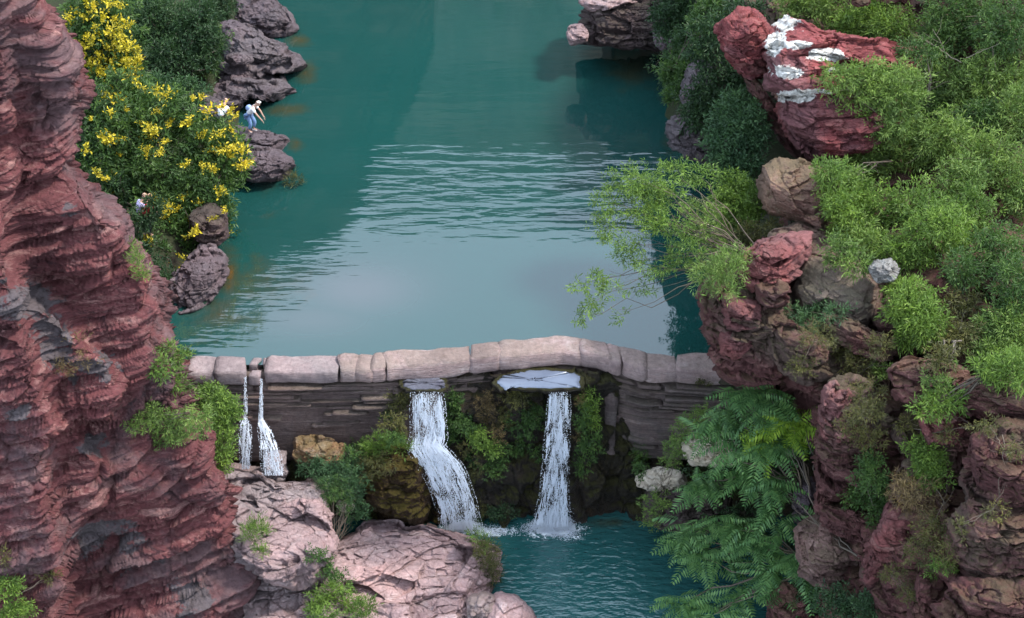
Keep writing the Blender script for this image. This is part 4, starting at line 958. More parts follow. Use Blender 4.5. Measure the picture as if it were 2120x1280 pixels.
LM = {
    'bright': leaf_mat('bright_leaf', (.04, .08, .018), (.11, .195, .036), (.22, .34, .065)),
    'willow': leaf_mat('willow_leaf', (.040, .078, .020), (.115, .195, .045), (.23, .33, .085)),
    'mid': leaf_mat('green_leaf', (.020, .050, .016), (.052, .112, .028), (.11, .19, .045)),
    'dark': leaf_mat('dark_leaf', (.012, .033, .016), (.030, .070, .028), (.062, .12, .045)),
    'blue': leaf_mat('blue_green_leaf', (.022, .056, .028), (.052, .115, .050), (.10, .195, .08)),
    'olive': leaf_mat('olive_leaf', (.035, .038, .014), (.085, .090, .030), (.17, .165, .05)),
    'dry': leaf_mat('dry_grass', (.06, .042, .02), (.13, .095, .045), (.22, .17, .08)),
    'yellow': leaf_mat('yellow_blossom', (.22, .20, .015), (.50, .41, .02), (.78, .66, .07), trans=.2),
    'frond': leaf_mat('feathery_leaf', (.036, .095, .038), (.090, .20, .068), (.18, .32, .11)),
    'frondy': leaf_mat('young_feathery_leaf', (.06, .12, .02), (.16, .28, .03), (.30, .42, .05)),
}
BARK = leaf_mat('bark', (.05, .04, .035), (.09, .075, .06), (.12, .1, .085), trans=0.0, rough=.9)
BARKP = leaf_mat('pale_bark', (.09, .075, .06), (.14, .12, .10), (.2, .17, .14), trans=0.0, rough=.9)

def leaves(C, D, L, W, rng, upb=.6):
    """folded rhombic leaves at C along D"""
    n = len(C)
    D = D / (np.linalg.norm(D, axis=1, keepdims=True) + 1e-9)
    Nn = rng.normal(size=(n, 3)) + np.array([0, -.3, upb * 2.2]); S = np.cross(D, Nn); S /= np.linalg.norm(S, axis=1, keepdims=True) + 1e-9
    U = np.cross(S, D)
    l = (L * rng.uniform(.4, 1.5, n))[:, None]; w = (W * rng.uniform(.7, 1.2, n))[:, None]
    a = C; b = C + D * l * .5 + S * w * .5 + U * w * .12; c = C + D * l - U * l * .12; d = C + D * l * .5 - S * w * .5 + U * w * .12
    return np.stack([a, b, c, d], 1).reshape(-1, 3)
def cloud(blobs, n, L, W, rng, per=14, droop=-.15, surf=.45, up=.0, twig=2.0):
    """leaf sprays filling ellipsoids; blobs: (centre xyz, radii xyz)"""
    vol = np.array([np.prod(r) ** (2 / 3.) for _, r in blobs]); cnt = (n * vol / vol.sum() / per).astype(int) + 1
    Cs, Ds, Ts = [], [], []
    for (c, r), m in zip(blobs, cnt):
        d = rng.normal(size=(m, 3)); d /= np.linalg.norm(d, axis=1, keepdims=True)
        rad = rng.random(m) ** surf
        lump = .58 + .75 * vn(d * 2.6 + A(c)[None] * .7, 1.0, 3) + .3 * (rng.random(m) < .12) * rng.random(m)
        P = A(c) + d * A(r) * (rad * lump)[:, None]
        out = d * .8 + rng.normal(size=(m, 3)) * .55 + np.array([0, -.15, .25 + up]); out /= np.linalg.norm(out, axis=1, keepdims=True)
        tl = L * twig * rng.uniform(.7, 1.4, m)
        s = rng.random((m, per)); side = rng.normal(size=(m, per, 3))
        Pl = P[:, None] + out[:, None] * (s * tl[:, None])[..., None] + side * L * .22
        Dl = out[:, None] * (.75 + up) + side * .75 + np.array([0, 0, droop + up])
        tt = rng.random(m)[:, None] * .55 + rng.random((m, per)) * .3 + .15 * s
        Cs.append(Pl.reshape(-1, 3)); Ds.append(Dl.reshape(-1, 3)); Ts.append(tt.reshape(-1))
    C, D, T_ = np.concatenate(Cs), np.concatenate(Ds), np.concatenate(Ts)
    return leaves(C, D, L, W, rng), np.clip(T_, 0, 1)
def tubes(paths, seg=5):
    V, F = [], []; off = 0
    for pts, rads in paths:
        pts = A(pts); n = len(pts); t = np.gradient(pts, axis=0); t /= np.linalg.norm(t, axis=1, keepdims=True) + 1e-9
        a = np.cross(t, [0.3, .2, 1.0]); a /= np.linalg.norm(a, axis=1, keepdims=True) + 1e-9; b = np.cross(t, a)
        an = np.linspace(0, 2 * math.pi, seg, endpoint=False)
        ring = pts[:, None] + (a[:, None] * np.cos(an)[None, :, None] + b[:, None] * np.sin(an)[None, :, None]) * A(rads)[:, None, None]
        V.append(ring.reshape(-1, 3)); F.append(grid_faces(n, seg, True) + off); off += n * seg
    return np.concatenate(V), np.concatenate(F)
def limb(a, b, r0, r1, rng, n=7, sag=.0, wig=.05):
    a, b = A(a), A(b); s = np.linspace(0, 1, n)[:, None]; L = np.linalg.norm(b - a)
    w = np.cumsum(rng.normal(size=(n, 3)), 0) * wig * L / n * 2; w = w - w[0] - (w[-1] - w[0]) * s
    return a + (b - a) * s + w + np.array([0, 0, 1]) * (sag * L * s * (1 - s)), np.linspace(r0, r1, n)
SEEN = {}
def surfY(px, py, default=None):
    g = gnd(px, py); return g[1]
def ell(px, py, rx, ry, Y, dr):
    c = PY(px, py, Y); k = Y / (FPX * CP - (py - 640) * SP)
    return c, A([rx * k, dr, ry * k * 1.12])
def plant(name, label, cat, kind, blobs, n, L=.10, W=.03, seed=0, root=None, off=.35, trunk_r=.03, limbs=10, bark=None, group=None, per=14, droop=-.15, up=0., surf=.45, flowers=0, fl_n=0, flat=1.0, twig=2.0, hidden_trunk=False, fl_region=None, clus=None):
    """blobs: (px, py, rx, ry, Y or None for 'stands on what is behind it')"""
    rng = np.random.default_rng(seed + 500)
    E = []
    for bl in blobs:
        px, py, rx, ry = bl[:4]
        Y = bl[4] if len(bl) > 4 and bl[4] else None
        k = 1 / 85.
        dr = min(rx, ry) * k * .9 * flat
        if Y is None:
            c0 = surfY(px, py + ry * .45); Y = c0 - dr * .4 - off * .5
        E.append(ell(px, py, rx, ry, Y, dr))
    if root is None:
        rx_, ry_ = blobs[0][0], max(b[1] + b[3] * .7 for b in blobs)
        root = A(E[0][0]) + A([0, .25, -E[0][1][2] * .95])
    else:
        root = PY(root[0], root[1], root[2] if len(root) > 2 and root[2] else surfY(root[0], root[1]))
    e = empty(name, root, label, cat, group)
    paths = []
    top = A(E[0][0])
    for k in range(limbs):
        c, r = E[k % len(E)]
        d = rng.normal(size=3); d /= np.linalg.norm(d)
        tgt = A(c) + d * A(r) * .75
        if k < len(E): tgt = A(c)
        p, rr = limb(root, tgt, trunk_r * rng.uniform(.5, 1), trunk_r * .15, rng, 8, .12, .12)
        paths.append((p, rr))
        for q in range(2):
            i = rng.integers(3, 7); d2 = rng.normal(size=3) * A(r) * .55
            paths.append(limb(p[i], p[i] + d2 + (tgt - p[i]) * .4, rr[i] * .6, trunk_r * .1, rng, 5, .05, .1))
    V, F = tubes(paths)
    mk('stem' if up > .3 else 'trunk', V, [F], bark or BARK, e, attr={'tint': np.full(len(V), .5)})
    V, T_ = cloud(E, n, L, W, rng, per, droop, surf, up, twig)
    F = np.arange(len(V)).reshape(-1, 4)
    mk('leaves' if up > .3 else 'crown', V, [F], LM[kind], e, attr={'tint': T_}, smooth=False)
    return e, E, rng

def panicle(rng, r=.22, n=70):
    paths = []; C = []; D = []
    for k in range(9):
        d = rng.normal(size=3) + A([0, -.5, 1.0]); d /= np.linalg.norm(d)
        for q in range(n // 9):
            s = (q + 1) / (n // 9)
            C.append(d * r * s + rng.normal(size=3) * r * .07); D.append(d + rng.normal(size=3) * .7)
    V = leaves(A(C), A(D), .085, .05, rng, .6)
    return V, np.repeat(rng.random(1), len(V)) * .3 + .35
PAN = []
for k in range(4):
    rg = np.random.default_rng(60 + k); V, _ = panicle(rg)
    me = _mesh('flower_cluster', V, [np.arange(len(V)).reshape(-1, 4)], {'tint': np.clip(rg.random(len(V) // 4) * .9, 0, 1)}, False); me.materials.append(LM['yellow']); PAN.append(me)
def blossoms(e, E, rng, spots=None, n=30, s=(.8, 1.5)):
    inv = A(e.location) / K
    ps = []
    if spots:
        for px, py, Y in spots: ps.append(PY(px, py, Y - .45))
    while len(ps) < n:
        c, r = E[rng.integers(len(E))]; d = rng.normal(size=3); d[1] = -abs(d[1]) - .2; d[2] += .3; d /= np.linalg.norm(d)
        ps.append(A(c) + d * A(r) * .98)
    for p in ps:
        o = bpy.data.objects.new('flower_cluster', PAN[rng.integers(4)])
        o['kind'] = 'stuff'; o.parent = e; o.location = Vector((A(p) - inv) * K); o.scale = (rng.uniform(*s),) * 3
        o.rotation_euler = (rng.normal() * .3, rng.normal() * .3, rng.random() * 6.3); COL.objects.link(o)
bpy.context.view_layer.update()
P_ = plant
# left: flowering trees and dark trees on the bank
e, E, rg = P_('flowering_tree', 'tall golden-yellow flowering tree in the top corner behind the cliff', 'tree', 'mid', [(205, 20, 62, 50, 56.5), (235, 90, 50, 42, 56), (175, 75, 40, 50, 56), (262, 150, 30, 38, 55.6), (215, 160, 40, 40, 55.6)], 9000, .17, .06, 1, root=(215, 300, 55.5), trunk_r=.1, limbs=14)
blossoms(e, E, rg, [(195, 20, 55.6), (225, 14, 55.4), (250, 20, 55.4), (240, 45, 55.2), (262, 50, 55.2), (215, 40, 55.2), (255, 75, 55), (268, 60, 55), (235, 70, 55), (180, 80, 55.2), (190, 90, 55), (248, 105, 54.8), (266, 100, 54.8), (265, 135, 54.6), (255, 160, 54.6), (272, 148, 54.6), (140, 40, 55.5), (195, 60, 55.3), (285, 110, 54.8)], 60, (.8, 1.6))
e, E, rg = P_('flowering_tree', 'broad tree dotted with yellow blossom sprays leaning out over the pool', 'tree', 'mid', [(240, 290, 75, 80, 52.2), (330, 250, 80, 62, 52.5), (420, 300, 72, 66, 52.0), (470, 330, 46, 60, 51.8), (300, 370, 85, 70, 51.4), (400, 400, 85, 70, 51.0), (345, 480, 66, 70, 50.2), (385, 540, 40, 55, 49.6), (440, 440, 45, 55, 50.4), (260, 200, 60, 50, 53.4), (215, 330, 50, 50, 51.6), (320, 540, 36, 50, 48.8), (240, 385, 40, 36, 51)], 42000, .15, .055, 2, root=(360, 640, 49.5), trunk_r=.12, limbs=26)
blossoms(e, E, rg, [(400, 210, 51.6), (415, 205, 51.5), (460, 225, 51.4), (488, 245, 51.2), (475, 232, 51.3), (435, 235, 51.2), (350, 200, 51.8), (330, 190, 52), (280, 170, 52.4), (295, 185, 52.2), (225, 235, 51.4), (230, 295, 50.8), (220, 300, 50.8), (180, 310, 51), (190, 250, 51.4), (320, 280, 50.8), (310, 270, 51), (340, 300, 50.6), (335, 320, 50.4), (300, 315, 50.6), (450, 285, 50.8), (395, 260, 51.2), (500, 320, 50.6), (505, 345, 50.4), (490, 310, 50.8), (465, 315, 50.6), (445, 355, 50.2), (420, 350, 50.2), (385, 345, 50.2),
    (500, 355, 50.3), (355, 435, 49.4), (345, 435, 49.4), (320, 410, 49.8), (215, 375, 50.6), (205, 365, 50.8), (455, 400, 49.8), (470, 440, 49.6), (375, 535, 48.6), (380, 560, 48.4), (395, 545, 48.4), (370, 575, 48.4), (395, 490, 48.8), (410, 480, 48.8), (440, 460, 49.4), (350, 560, 48.6), (290, 460, 49.8), (275, 450, 50)], 100, (.6, 1.35))
P_('tree', 'dense dark bluish-green tree on the bank above the flowering trees', 'tree', 'dark', [(330, 60, 70, 62, 60), (400, 90, 55, 60, 59.4), (350, 130, 60, 40, 58.6), (290, 20, 50, 45, 61), (425, 40, 30, 35, 60)], 24000, .15, .05, 3, root=(350, 190, 58.4), trunk_r=.12, limbs=14)
P_('shrub', 'brighter green shrub squeezed between dark tree and rock shelf', 'shrub', 'mid', [(425, 80, 34, 46, 60.6), (420, 130, 26, 30, 59.6)], 6500, .12, .045, 4, root=(420, 160, 59.4))
P_('shrub', 'dark shrub at the top edge beside the first rock shelf', 'shrub', 'dark', [(455, 12, 32, 30, 65), (420, 5, 30, 24, 65)], 4500, .12, .045, 5)
P_('shrub', 'low blue-green shrub under the dark tree next to the shaded shelf', 'shrub', 'blue', [(385, 190, 45, 24, 57.4), (330, 180, 40, 22, 57.6)], 5000, .11, .045, 6)
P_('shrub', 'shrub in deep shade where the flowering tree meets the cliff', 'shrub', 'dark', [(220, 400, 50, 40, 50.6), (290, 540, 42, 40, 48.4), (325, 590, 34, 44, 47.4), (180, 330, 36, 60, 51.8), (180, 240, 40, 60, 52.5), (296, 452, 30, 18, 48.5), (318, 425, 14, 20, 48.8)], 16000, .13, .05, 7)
P_('grass_tuft', 'yellowish tuft at the waterline tip of the thick ledge', 'grass tuft', 'olive', [(610, 374, 16, 9)], 400, .12, .02, 8, up=.6, limbs=3, trunk_r=.006)
# left cliff plants
P_('shrub', 'light green shrub on the shoulder of the red cliff where the dam begins', 'shrub', 'bright', [(352, 742, 32, 16), (335, 765, 22, 14), (382, 738, 20, 9), (370, 795, 20, 12), (350, 722, 18, 8)], 2600, .10, .028, 10, trunk_r=.02)
P_('shrub', 'sprawling olive and green shrub hanging over the cliff below the dam end', 'shrub', 'willow', [(310, 862, 40, 22), (370, 880, 46, 30), (415, 870, 22, 30, 37.5), (290, 880, 30, 14), (352, 905, 34, 18)], 4600, .095, .026, 11, trunk_r=.02, bark=BARKP)
P_('shrub', 'leafy green shrub filling the corner below the coping beside the thin falls', 'shrub', 'bright', [(450, 850, 38, 36, 40.6), (430, 815, 26, 20, 41.2), (462, 900, 28, 42, 40.2), (478, 850, 16, 20, 40.6), (460, 955, 18, 26, 39.8)], 6500, .09, .034, 12, trunk_r=.02)
P_('shrub', 'dark green shrub directly under the grey coping stones', 'shrub', 'mid', [(425, 822, 40, 20, 41.8), (460, 835, 30, 18, 41.8)], 2600, .08, .03, 13)
P_('grass_tuft', 'narrow green strip of grass growing in a crack of the red cliff', 'grass tuft', 'bright', [(276, 520, 9, 22), (286, 548, 11, 22), (296, 572, 9, 14)], 900, .10, .018, 14, up=.5, limbs=4, trunk_r=.006)
P_('shrub', 'bright little shrub in the bottom corner of the red cliff, upper one', 'shrub', 'bright', [(14, 1216, 30, 18, 35.4)], 1100, .09, .03, 15, trunk_r=.012)
P_('shrub', 'bright little shrub in the bottom corner of the red cliff, lower one', 'shrub', 'bright', [(30, 1266, 36, 16, 35.2)], 1200, .09, .03, 16, trunk_r=.012)
P_('grass_tuft', 'small olive tuft on the red cliff above the corner shrubs', 'grass tuft', 'olive', [(105, 1196, 18, 10), (4, 1150, 12, 22)], 450, .09, .02, 17, up=.3, limbs=4, trunk_r=.006)
P_('grass_tuft', 'sparse dry plant on a grey ledge of the red cliff', 'grass tuft', 'dry', [(130, 765, 22, 12), (165, 715, 8, 18), (180, 750, 24, 8)], 420, .10, .016, 18, up=.3, limbs=6, trunk_r=.005)
# centre
P_('shrub', 'airy green bush in front of the golden-brown rock', 'shrub', 'blue', [(690, 985, 48, 34, 41.5), (650, 970, 36, 22, 41.8), (720, 1010, 42, 44, 41.3), (740, 960, 30, 22, 41.9), (735, 1060, 30, 24, 41.2)], 8500, .075, .022, 20, root=(690, 1140, 40.4), trunk_r=.022, limbs=14)
P_('shrub', 'slender sapling with a thin dark trunk standing on the grey-pink shelf', 'shrub', 'mid', [(688, 1010, 26, 30, 40.8), (672, 1045, 16, 24, 40.6), (716, 1040, 20, 26, 40.8)], 1600, .07, .022, 21, root=(686, 1148, 40.0), trunk_r=.035, limbs=9)
P_('grass_tuft', 'yellow-green grass crowning the brown mossy boulder', 'grass tuft', 'bright', [(800, 918, 40, 16), (780, 935, 26, 16), (830, 925, 24, 12)], 2600, .11, .016, 22, up=.7, limbs=4, trunk_r=.005)
P_('grass_tuft', 'olive moss grass hanging down the near flank of the brown mossy boulder', 'grass tuft', 'olive', [(762, 975, 22, 36), (775, 1040, 18, 46), (790, 960, 24, 18)], 2600, .09, .016, 23, droop=-1.0, limbs=3, trunk_r=.005)
P_('shrub', 'dark herb between golden-brown rock and mossy boulder', 'shrub', 'mid', [(738, 930, 24, 16), (722, 945, 16, 14)], 900, .07, .026, 24, trunk_r=.01)
for k, (lab, kd, bl, n, tp) in enumerate([
    ('fern patch left of the bent waterfall just below the narrow opening', 'olive', [(822, 838, 22, 24), (815, 880, 22, 26), (838, 820, 12, 12)], 2300, 0),
    ('leafy fern patch right of the bent waterfall below the narrow opening', 'mid', [(938, 830, 20, 20), (942, 866, 22, 22), (930, 900, 14, 26)], 2600, 0),
    ('bright green creeper halfway down the wet wall between the two waterfalls', 'bright', [(985, 895, 18, 16), (1000, 915, 24, 22), (1018, 930, 14, 16)], 2200, 0),
    ('dark ferns spilling down between bright creeper and mossy wall', 'mid', [(1030, 940, 30, 20), (1020, 970, 22, 22), (990, 950, 22, 24), (965, 880, 20, 20)], 2600, 0),
    ('rusty brown moss bank under the wide opening', 'dry', [(1012, 850, 24, 40), (1000, 830, 18, 18), (1030, 900, 16, 24)], 2200, 1),
    ('green and rust ferns hanging directly under the wide opening', 'olive', [(1070, 825, 26, 20), (1100, 845, 24, 26), (1056, 860, 20, 24)], 2600, 0),
    ('dense green ferns left of the straight waterfall', 'mid', [(1085, 880, 28, 30), (1112, 860, 18, 34), (1075, 920, 24, 22), (1110, 930, 10, 30)], 3000, 0),
    ('green and rust ferns right of the straight waterfall', 'bright', [(1218, 830, 20, 26), (1222, 870, 18, 24)], 1700, 0),
    ('dark ferns trailing below on the right of the straight waterfall', 'mid', [(1208, 870, 14, 36), (1222, 920, 22, 34), (1205, 960, 16, 30)], 2300, 0),
    ('rusty moss streak on the column right of the straight waterfall', 'dry', [(1200, 830, 10, 14), (1196, 900, 8, 20)], 500, 1),
    ('yellowish hanging moss beside the chute of the bent waterfall', 'olive', [(965, 930, 18, 20), (990, 975, 14, 26), (975, 1000, 14, 34), (1000, 1050, 20, 20)], 1900, 1),
    ('ivy patch on the wall at the foot of the brown-grey rib', 'mid', [(1322, 945, 20, 22), (1330, 975, 14, 14)], 1100, 0),
    ('small green plant growing on the left wall beside the bent waterfall', 'mid', [(812, 905, 16, 18), (805, 860, 14, 16)], 900, 0),
    ('tuft growing on the coping next to the overhanging boulder', 'olive', [(1455, 795, 12, 7)], 260, 0),
    ('dark green growth along the foot of the wall between the falls', 'dark', [(1040, 1060, 34, 16), (1000, 1075, 30, 10)], 1000, 0),
    ]):
    P_('fern_patch' if not tp else 'moss_patch', lab, 'fern patch' if not tp else 'moss patch', kd, bl, n, .075 if not tp else .05, .026 if not tp else .014, 30 + k, off=.15, limbs=3, trunk_r=.006, droop=-.5, flat=.45)
P_('grass_tuft', 'round grass tuft on the grey-pink shelf by the red cliff', 'grass tuft', 'bright', [(533, 1098, 26, 20), (528, 1112, 22, 14)], 1500, .11, .014, 60, up=.9, limbs=2, trunk_r=.004)
P_('grass_tuft', 'small grass tuft beneath the round one at the cliff edge', 'grass tuft', 'bright', [(540, 1144, 13, 6)], 350, .09, .014, 61, up=.8, limbs=2, trunk_r=.004)
P_('shrub', 'low green plants running down the cleft between the two pink shelves', 'shrub', 'mid', [(655, 1150, 20, 12), (675, 1175, 22, 18), (700, 1200, 20, 16)], 1800, .075, .03, 62, trunk_r=.008)
P_('shrub', 'larger green plants at the bottom of the cleft between the shelves', 'shrub', 'bright', [(690, 1225, 40, 18), (660, 1250, 26, 22), (720, 1245, 30, 18), (670, 1280, 34, 20)], 3600, .085, .03, 63, trunk_r=.008)
P_('grass_tuft', 'rounded green tuft at the bottom edge of the large pink shelf', 'grass tuft', 'bright', [(757, 1258, 22, 16), (750, 1275, 26, 14)], 1300, .09, .02, 64, up=.7, limbs=2, trunk_r=.004)
P_('shrub', 'mossy olive bush on the outer corner of the large pink shelf', 'shrub', 'olive', [(1012, 1150, 26, 30), (1020, 1185, 22, 26), (1000, 1135, 18, 20)], 3200, .07, .018, 65, trunk_r=.01)
P_('grass_tuft', 'thin upright weed sprouting at the top corner of the large pink shelf', 'grass tuft', 'bright', [(984, 1108, 12, 14), (996, 1124, 14, 10)], 420, .11, .02, 66, up=.6, limbs=4, trunk_r=.006)
# right bank
P_('shrub', 'dark leafy shrub on the far waterside bank at the top', 'shrub', 'dark', [(1400, 30, 50, 50, 58), (1440, 90, 44, 50, 56), (1400, 130, 34, 36, 55.4)], 12000, .13, .05, 70, trunk_r=.05)
P_('shrub', 'green shrub leaning over the brown shallows of the far bank', 'shrub', 'mid', [(1400, 150, 30, 36, 54.4), (1440, 150, 36, 44, 53.8), (1400, 195, 20, 20, 53.4), (1470, 30, 40, 40, 53)], 9000, .12, .045, 71, trunk_r=.05)
P_('tree', 'dark tree in the shade behind the maroon rock knob', 'tree', 'dark', [(1500, 190, 60, 60, 51), (1470, 90, 36, 60, 51), (1450, 230, 40, 40, 51), (1540, 20, 40, 20, 51)], 10000, .13, .05, 72, trunk_r=.06)
P_('tree', 'blue-green leafy tree between the far bank and the tan boulder', 'tree', 'blue', [(1520, 240, 44, 46, 46.6), (1510, 290, 50, 50, 46.2), (1550, 280, 40, 50, 46), (1530, 345, 44, 44, 45.6)], 14000, .12, .045, 73, root=(1570, 460, 45), trunk_r=.05)
P_('shrub', 'mid-green shrub trailing down to the overhanging boulder', 'shrub', 'bright', [(1515, 400, 40, 40, 44), (1530, 450, 36, 40, 43.4), (1500, 430, 26, 30, 43.6), (1560, 420, 22, 36, 43.6)], 8000, .10, .038, 74, trunk_r=.03)
P_('shrub', 'olive thorny scrub behind the cap of the overhanging boulder', 'shrub', 'olive', [(1540, 490, 34, 22, 42.2), (1500, 500, 22, 16, 42.2), (1590, 470, 26, 14, 42)], 2600, .09, .03, 75, bark=BARKP, trunk_r=.02)
P_('grass_tuft', 'long grass draped over the brow of the overhanging boulder', 'grass tuft', 'willow', [(1470, 575, 34, 28, 37.6), (1500, 555, 30, 30, 37.6), (1500, 600, 30, 16, 37.2), (1520, 540, 22, 20, 37.8)], 3600, .12, .018, 76, up=.4, limbs=10, trunk_r=.006)
# overhanging branch tree
e, E, rg = P_('tree', 'bright green tree stretching its long fine branches out over the pool', 'tree', 'bright', [(1290, 390, 50, 24, 40.6), (1330, 380, 46, 36, 40.4), (1370, 400, 50, 34, 40.6), (1400, 350, 40, 18, 41.2), (1450, 365, 34, 22, 41.4), (1250, 420, 34, 16, 40.2), (1330, 440, 50, 28, 40.2), (1255, 470, 30, 26, 40.0), (1300, 500, 36, 18, 39.8),
     (1300, 535, 28, 18, 39.8), (1380, 470, 50, 26, 40), (1420, 520, 40, 22, 39.8), (1240, 580, 26, 14, 39.6), (1200, 590, 18, 12, 39.6), (1350, 560, 36, 16, 39.6), (1265, 600, 26, 14, 39.4), (1225, 630, 24, 16, 39.4), (1205, 655, 22, 10, 39.4), (1330, 600, 26, 10, 39.5), (1280, 655, 14, 8, 39.4), (1440, 480, 40, 20, 40.4), (1400, 545, 30, 14, 39.8)], 12500, .105, .024, 80, root=(1560, 540, 40.6), trunk_r=.026, limbs=32, bark=BARK, flat=.8, twig=1.6)
P_('shrub', 'scrubby green growth at the root of the overhanging tree', 'shrub', 'willow', [(1440, 440, 40, 24, 42), (1470, 480, 36, 26, 41.6), (1490, 520, 30, 22, 41), (1450, 560, 30, 14, 40)], 3400, .09, .025, 81, trunk_r=.02, bark=BARKP)
# great thicket on the right
TH = [
 ('willowy thicket of yellow-green leaves right of the white-crusted ledges', 'willow', [(1790, 175, 70, 44), (1860, 190, 60, 50), (1740, 160, 34, 22), (1930, 160, 50, 40), (1850, 250, 60, 40)], 15000),
 ('fresh green bush at the top above the stepped outcrop', 'bright', [(1800, 40, 70, 36), (1850, 60, 50, 30), (1760, 55, 36, 26)], 8500),
 ('mossy olive bush at the top edge left of the fresh green one', 'willow', [(1690, 15, 60, 26), (1640, 5, 30, 20)], 4200),
 ('dark tree in the top corner of the cliff', 'mid', [(1990, 30, 80, 50), (2080, 60, 60, 60), (1950, 80, 50, 40)], 15000),
 ('green tree below the dark one at the frame edge', 'willow', [(2060, 170, 80, 60), (2000, 190, 60, 50), (2110, 240, 50, 50)], 14000),
 ('sweeping willowy bush in the middle of the hillside', 'willow', [(1880, 310, 80, 46), (1800, 340, 60, 36), (1960, 290, 60, 50), (1740, 370, 44, 26)], 15000),
 ('bright leafy bush right of the smooth tan boulder', 'bright', [(1750, 400, 60, 34), (1800, 440, 60, 40), (1760, 470, 40, 34), (1720, 360, 30, 18), (1740, 430, 26, 30, 40.6)], 11000),
 ('green bush at the frame edge halfway up the hillside', 'willow', [(2050, 330, 70, 50), (2110, 400, 50, 60), (1990, 370, 50, 40)], 12000),
 ('large bright bush in the centre of the hillside', 'bright', [(1900, 430, 70, 46), (1950, 480, 70, 50), (1880, 520, 50, 34), (2010, 440, 50, 40)], 14000),
 ('dark bush in a shaded pocket of the hillside', 'mid', [(2060, 520, 60, 50), (2110, 600, 50, 60), (2000, 560, 40, 34)], 9000),
 ('dull green bush draped below the leafy bush by the tan boulder', 'willow', [(1790, 510, 50, 30), (1740, 520, 30, 22), (1770, 550, 26, 14)], 4200),
 ('vivid green round bush left of the dark gully', 'bright', [(1890, 640, 44, 44), (1920, 670, 34, 34), (1870, 610, 30, 24), (1890, 700, 36, 18)], 9000),
 ('grey-green scrub beside the vivid round bush', 'olive', [(1980, 700, 50, 30), (2000, 640, 40, 26), (1950, 740, 34, 16)], 3800),
 ('light green bush at the frame edge above the dark red ledge', 'willow', [(2080, 680, 56, 40), (2100, 740, 50, 36), (2050, 740, 40, 26)], 8500),
 ('yellow-green sprays hanging over the wide dark red ledge', 'bright', [(2060, 765, 50, 22), (2110, 770, 30, 30), (1960, 830, 34, 22), (1920, 850, 30, 14)], 4200),
 ('leafy grey-green bush on the crest behind the sweeping bush', 'mid', [(1930, 230, 50, 26), (2030, 250, 50, 36), (1900, 110, 40, 20)], 6500)]
for k, (lab, kd, bl, n) in enumerate(TH):
    P_('shrub' if 'tree' not in lab else 'tree', lab, 'tree' if 'tree' in lab else 'shrub', kd, bl, n, .12, .030, 90 + k, off=1.0, trunk_r=.035, bark=BARKP if k % 3 == 0 else BARK, limbs=12, surf=.5)
SM = [
 ('feathery fern-like shrub on the pinkish broken block', 'blue', [(1640, 650, 36, 14), (1690, 640, 30, 16), (1730, 650, 26, 14), (1670, 670, 34, 14)], 2000, .10, .022),
 ('dry brown scrub below the feathery fern-like shrub', 'olive', [(1690, 700, 44, 22), (1740, 720, 34, 26), (1660, 760, 30, 18)], 2200, .08, .02),
 ('olive scrub trailing between the broken block and the red ledges', 'olive', [(1780, 760, 40, 34), (1820, 720, 30, 24), (1800, 820, 40, 26)], 2800, .08, .02),
 ('small green shrub on the layered ledges', 'willow', [(1940, 790, 30, 14), (1830, 770, 22, 12)], 1000, .08, .024),
 ('hairy green tuft on the top of the pinkish rib', 'olive', [(1790, 850, 34, 24), (1760, 880, 24, 20), (1800, 910, 30, 24)], 2600, .08, .018),
 ('thick green shrub in the gully right of the pinkish rib', 'mid', [(1800, 980, 34, 40), (1830, 1030, 24, 40), (1780, 1030, 30, 24), (1815, 1070, 16, 24)], 5200, .08, .028),
 ('leafy green shrub over the brown-pink rock in the middle of the cliff', 'bright', [(1895, 925, 24, 14), (1920, 950, 34, 26), (1930, 985, 36, 26)], 3600, .085, .028),
 ('dry hanging grass on the brown-pink rock in the middle of the cliff', 'dry', [(1900, 1030, 44, 26), (1870, 1010, 24, 20)], 1800, .14, .012),
 ('grey-green scrub between the bright red boulder and the maroon ones', 'olive', [(1930, 1100, 40, 34), (1960, 1140, 24, 30), (1900, 1150, 24, 30)], 2600, .08, .02),
 ('small yellow-green tuft on the narrow upright pink rock', 'bright', [(1950, 1170, 20, 16), (1930, 1185, 12, 10)], 600, .08, .022),
 ('moss-green cushion below the bright red boulder', 'olive', [(1850, 1190, 30, 18), (1880, 1230, 22, 22)], 1400, .06, .018),
 ('dark herbs at the bottom edge under the dull brown rock', 'dark', [(1740, 1250, 60, 30), (1680, 1230, 34, 20), (1800, 1260, 40, 24)], 4200, .09, .035),
 ('thin scrub in the shadow between the rounded boulders', 'olive', [(2060, 1060, 30, 14), (1995, 1090, 14, 22), (2100, 930, 24, 20)], 900, .08, .018),
 ('sparse scrub hanging from the wide dark red ledge', 'olive', [(1880, 880, 24, 16), (2040, 880, 34, 14), (1960, 900, 20, 14)], 1300, .08, .02)]
for k, (lab, kd, bl, n, L, W) in enumerate(SM):
    P_('shrub' if 'grass' not in lab else 'grass_tuft', lab, 'shrub' if 'grass' not in lab else 'grass tuft', kd, bl, n, L, W, 130 + k, off=.35, trunk_r=.01, limbs=6, bark=BARKP, droop=-.4 if 'hang' in lab else -.1)

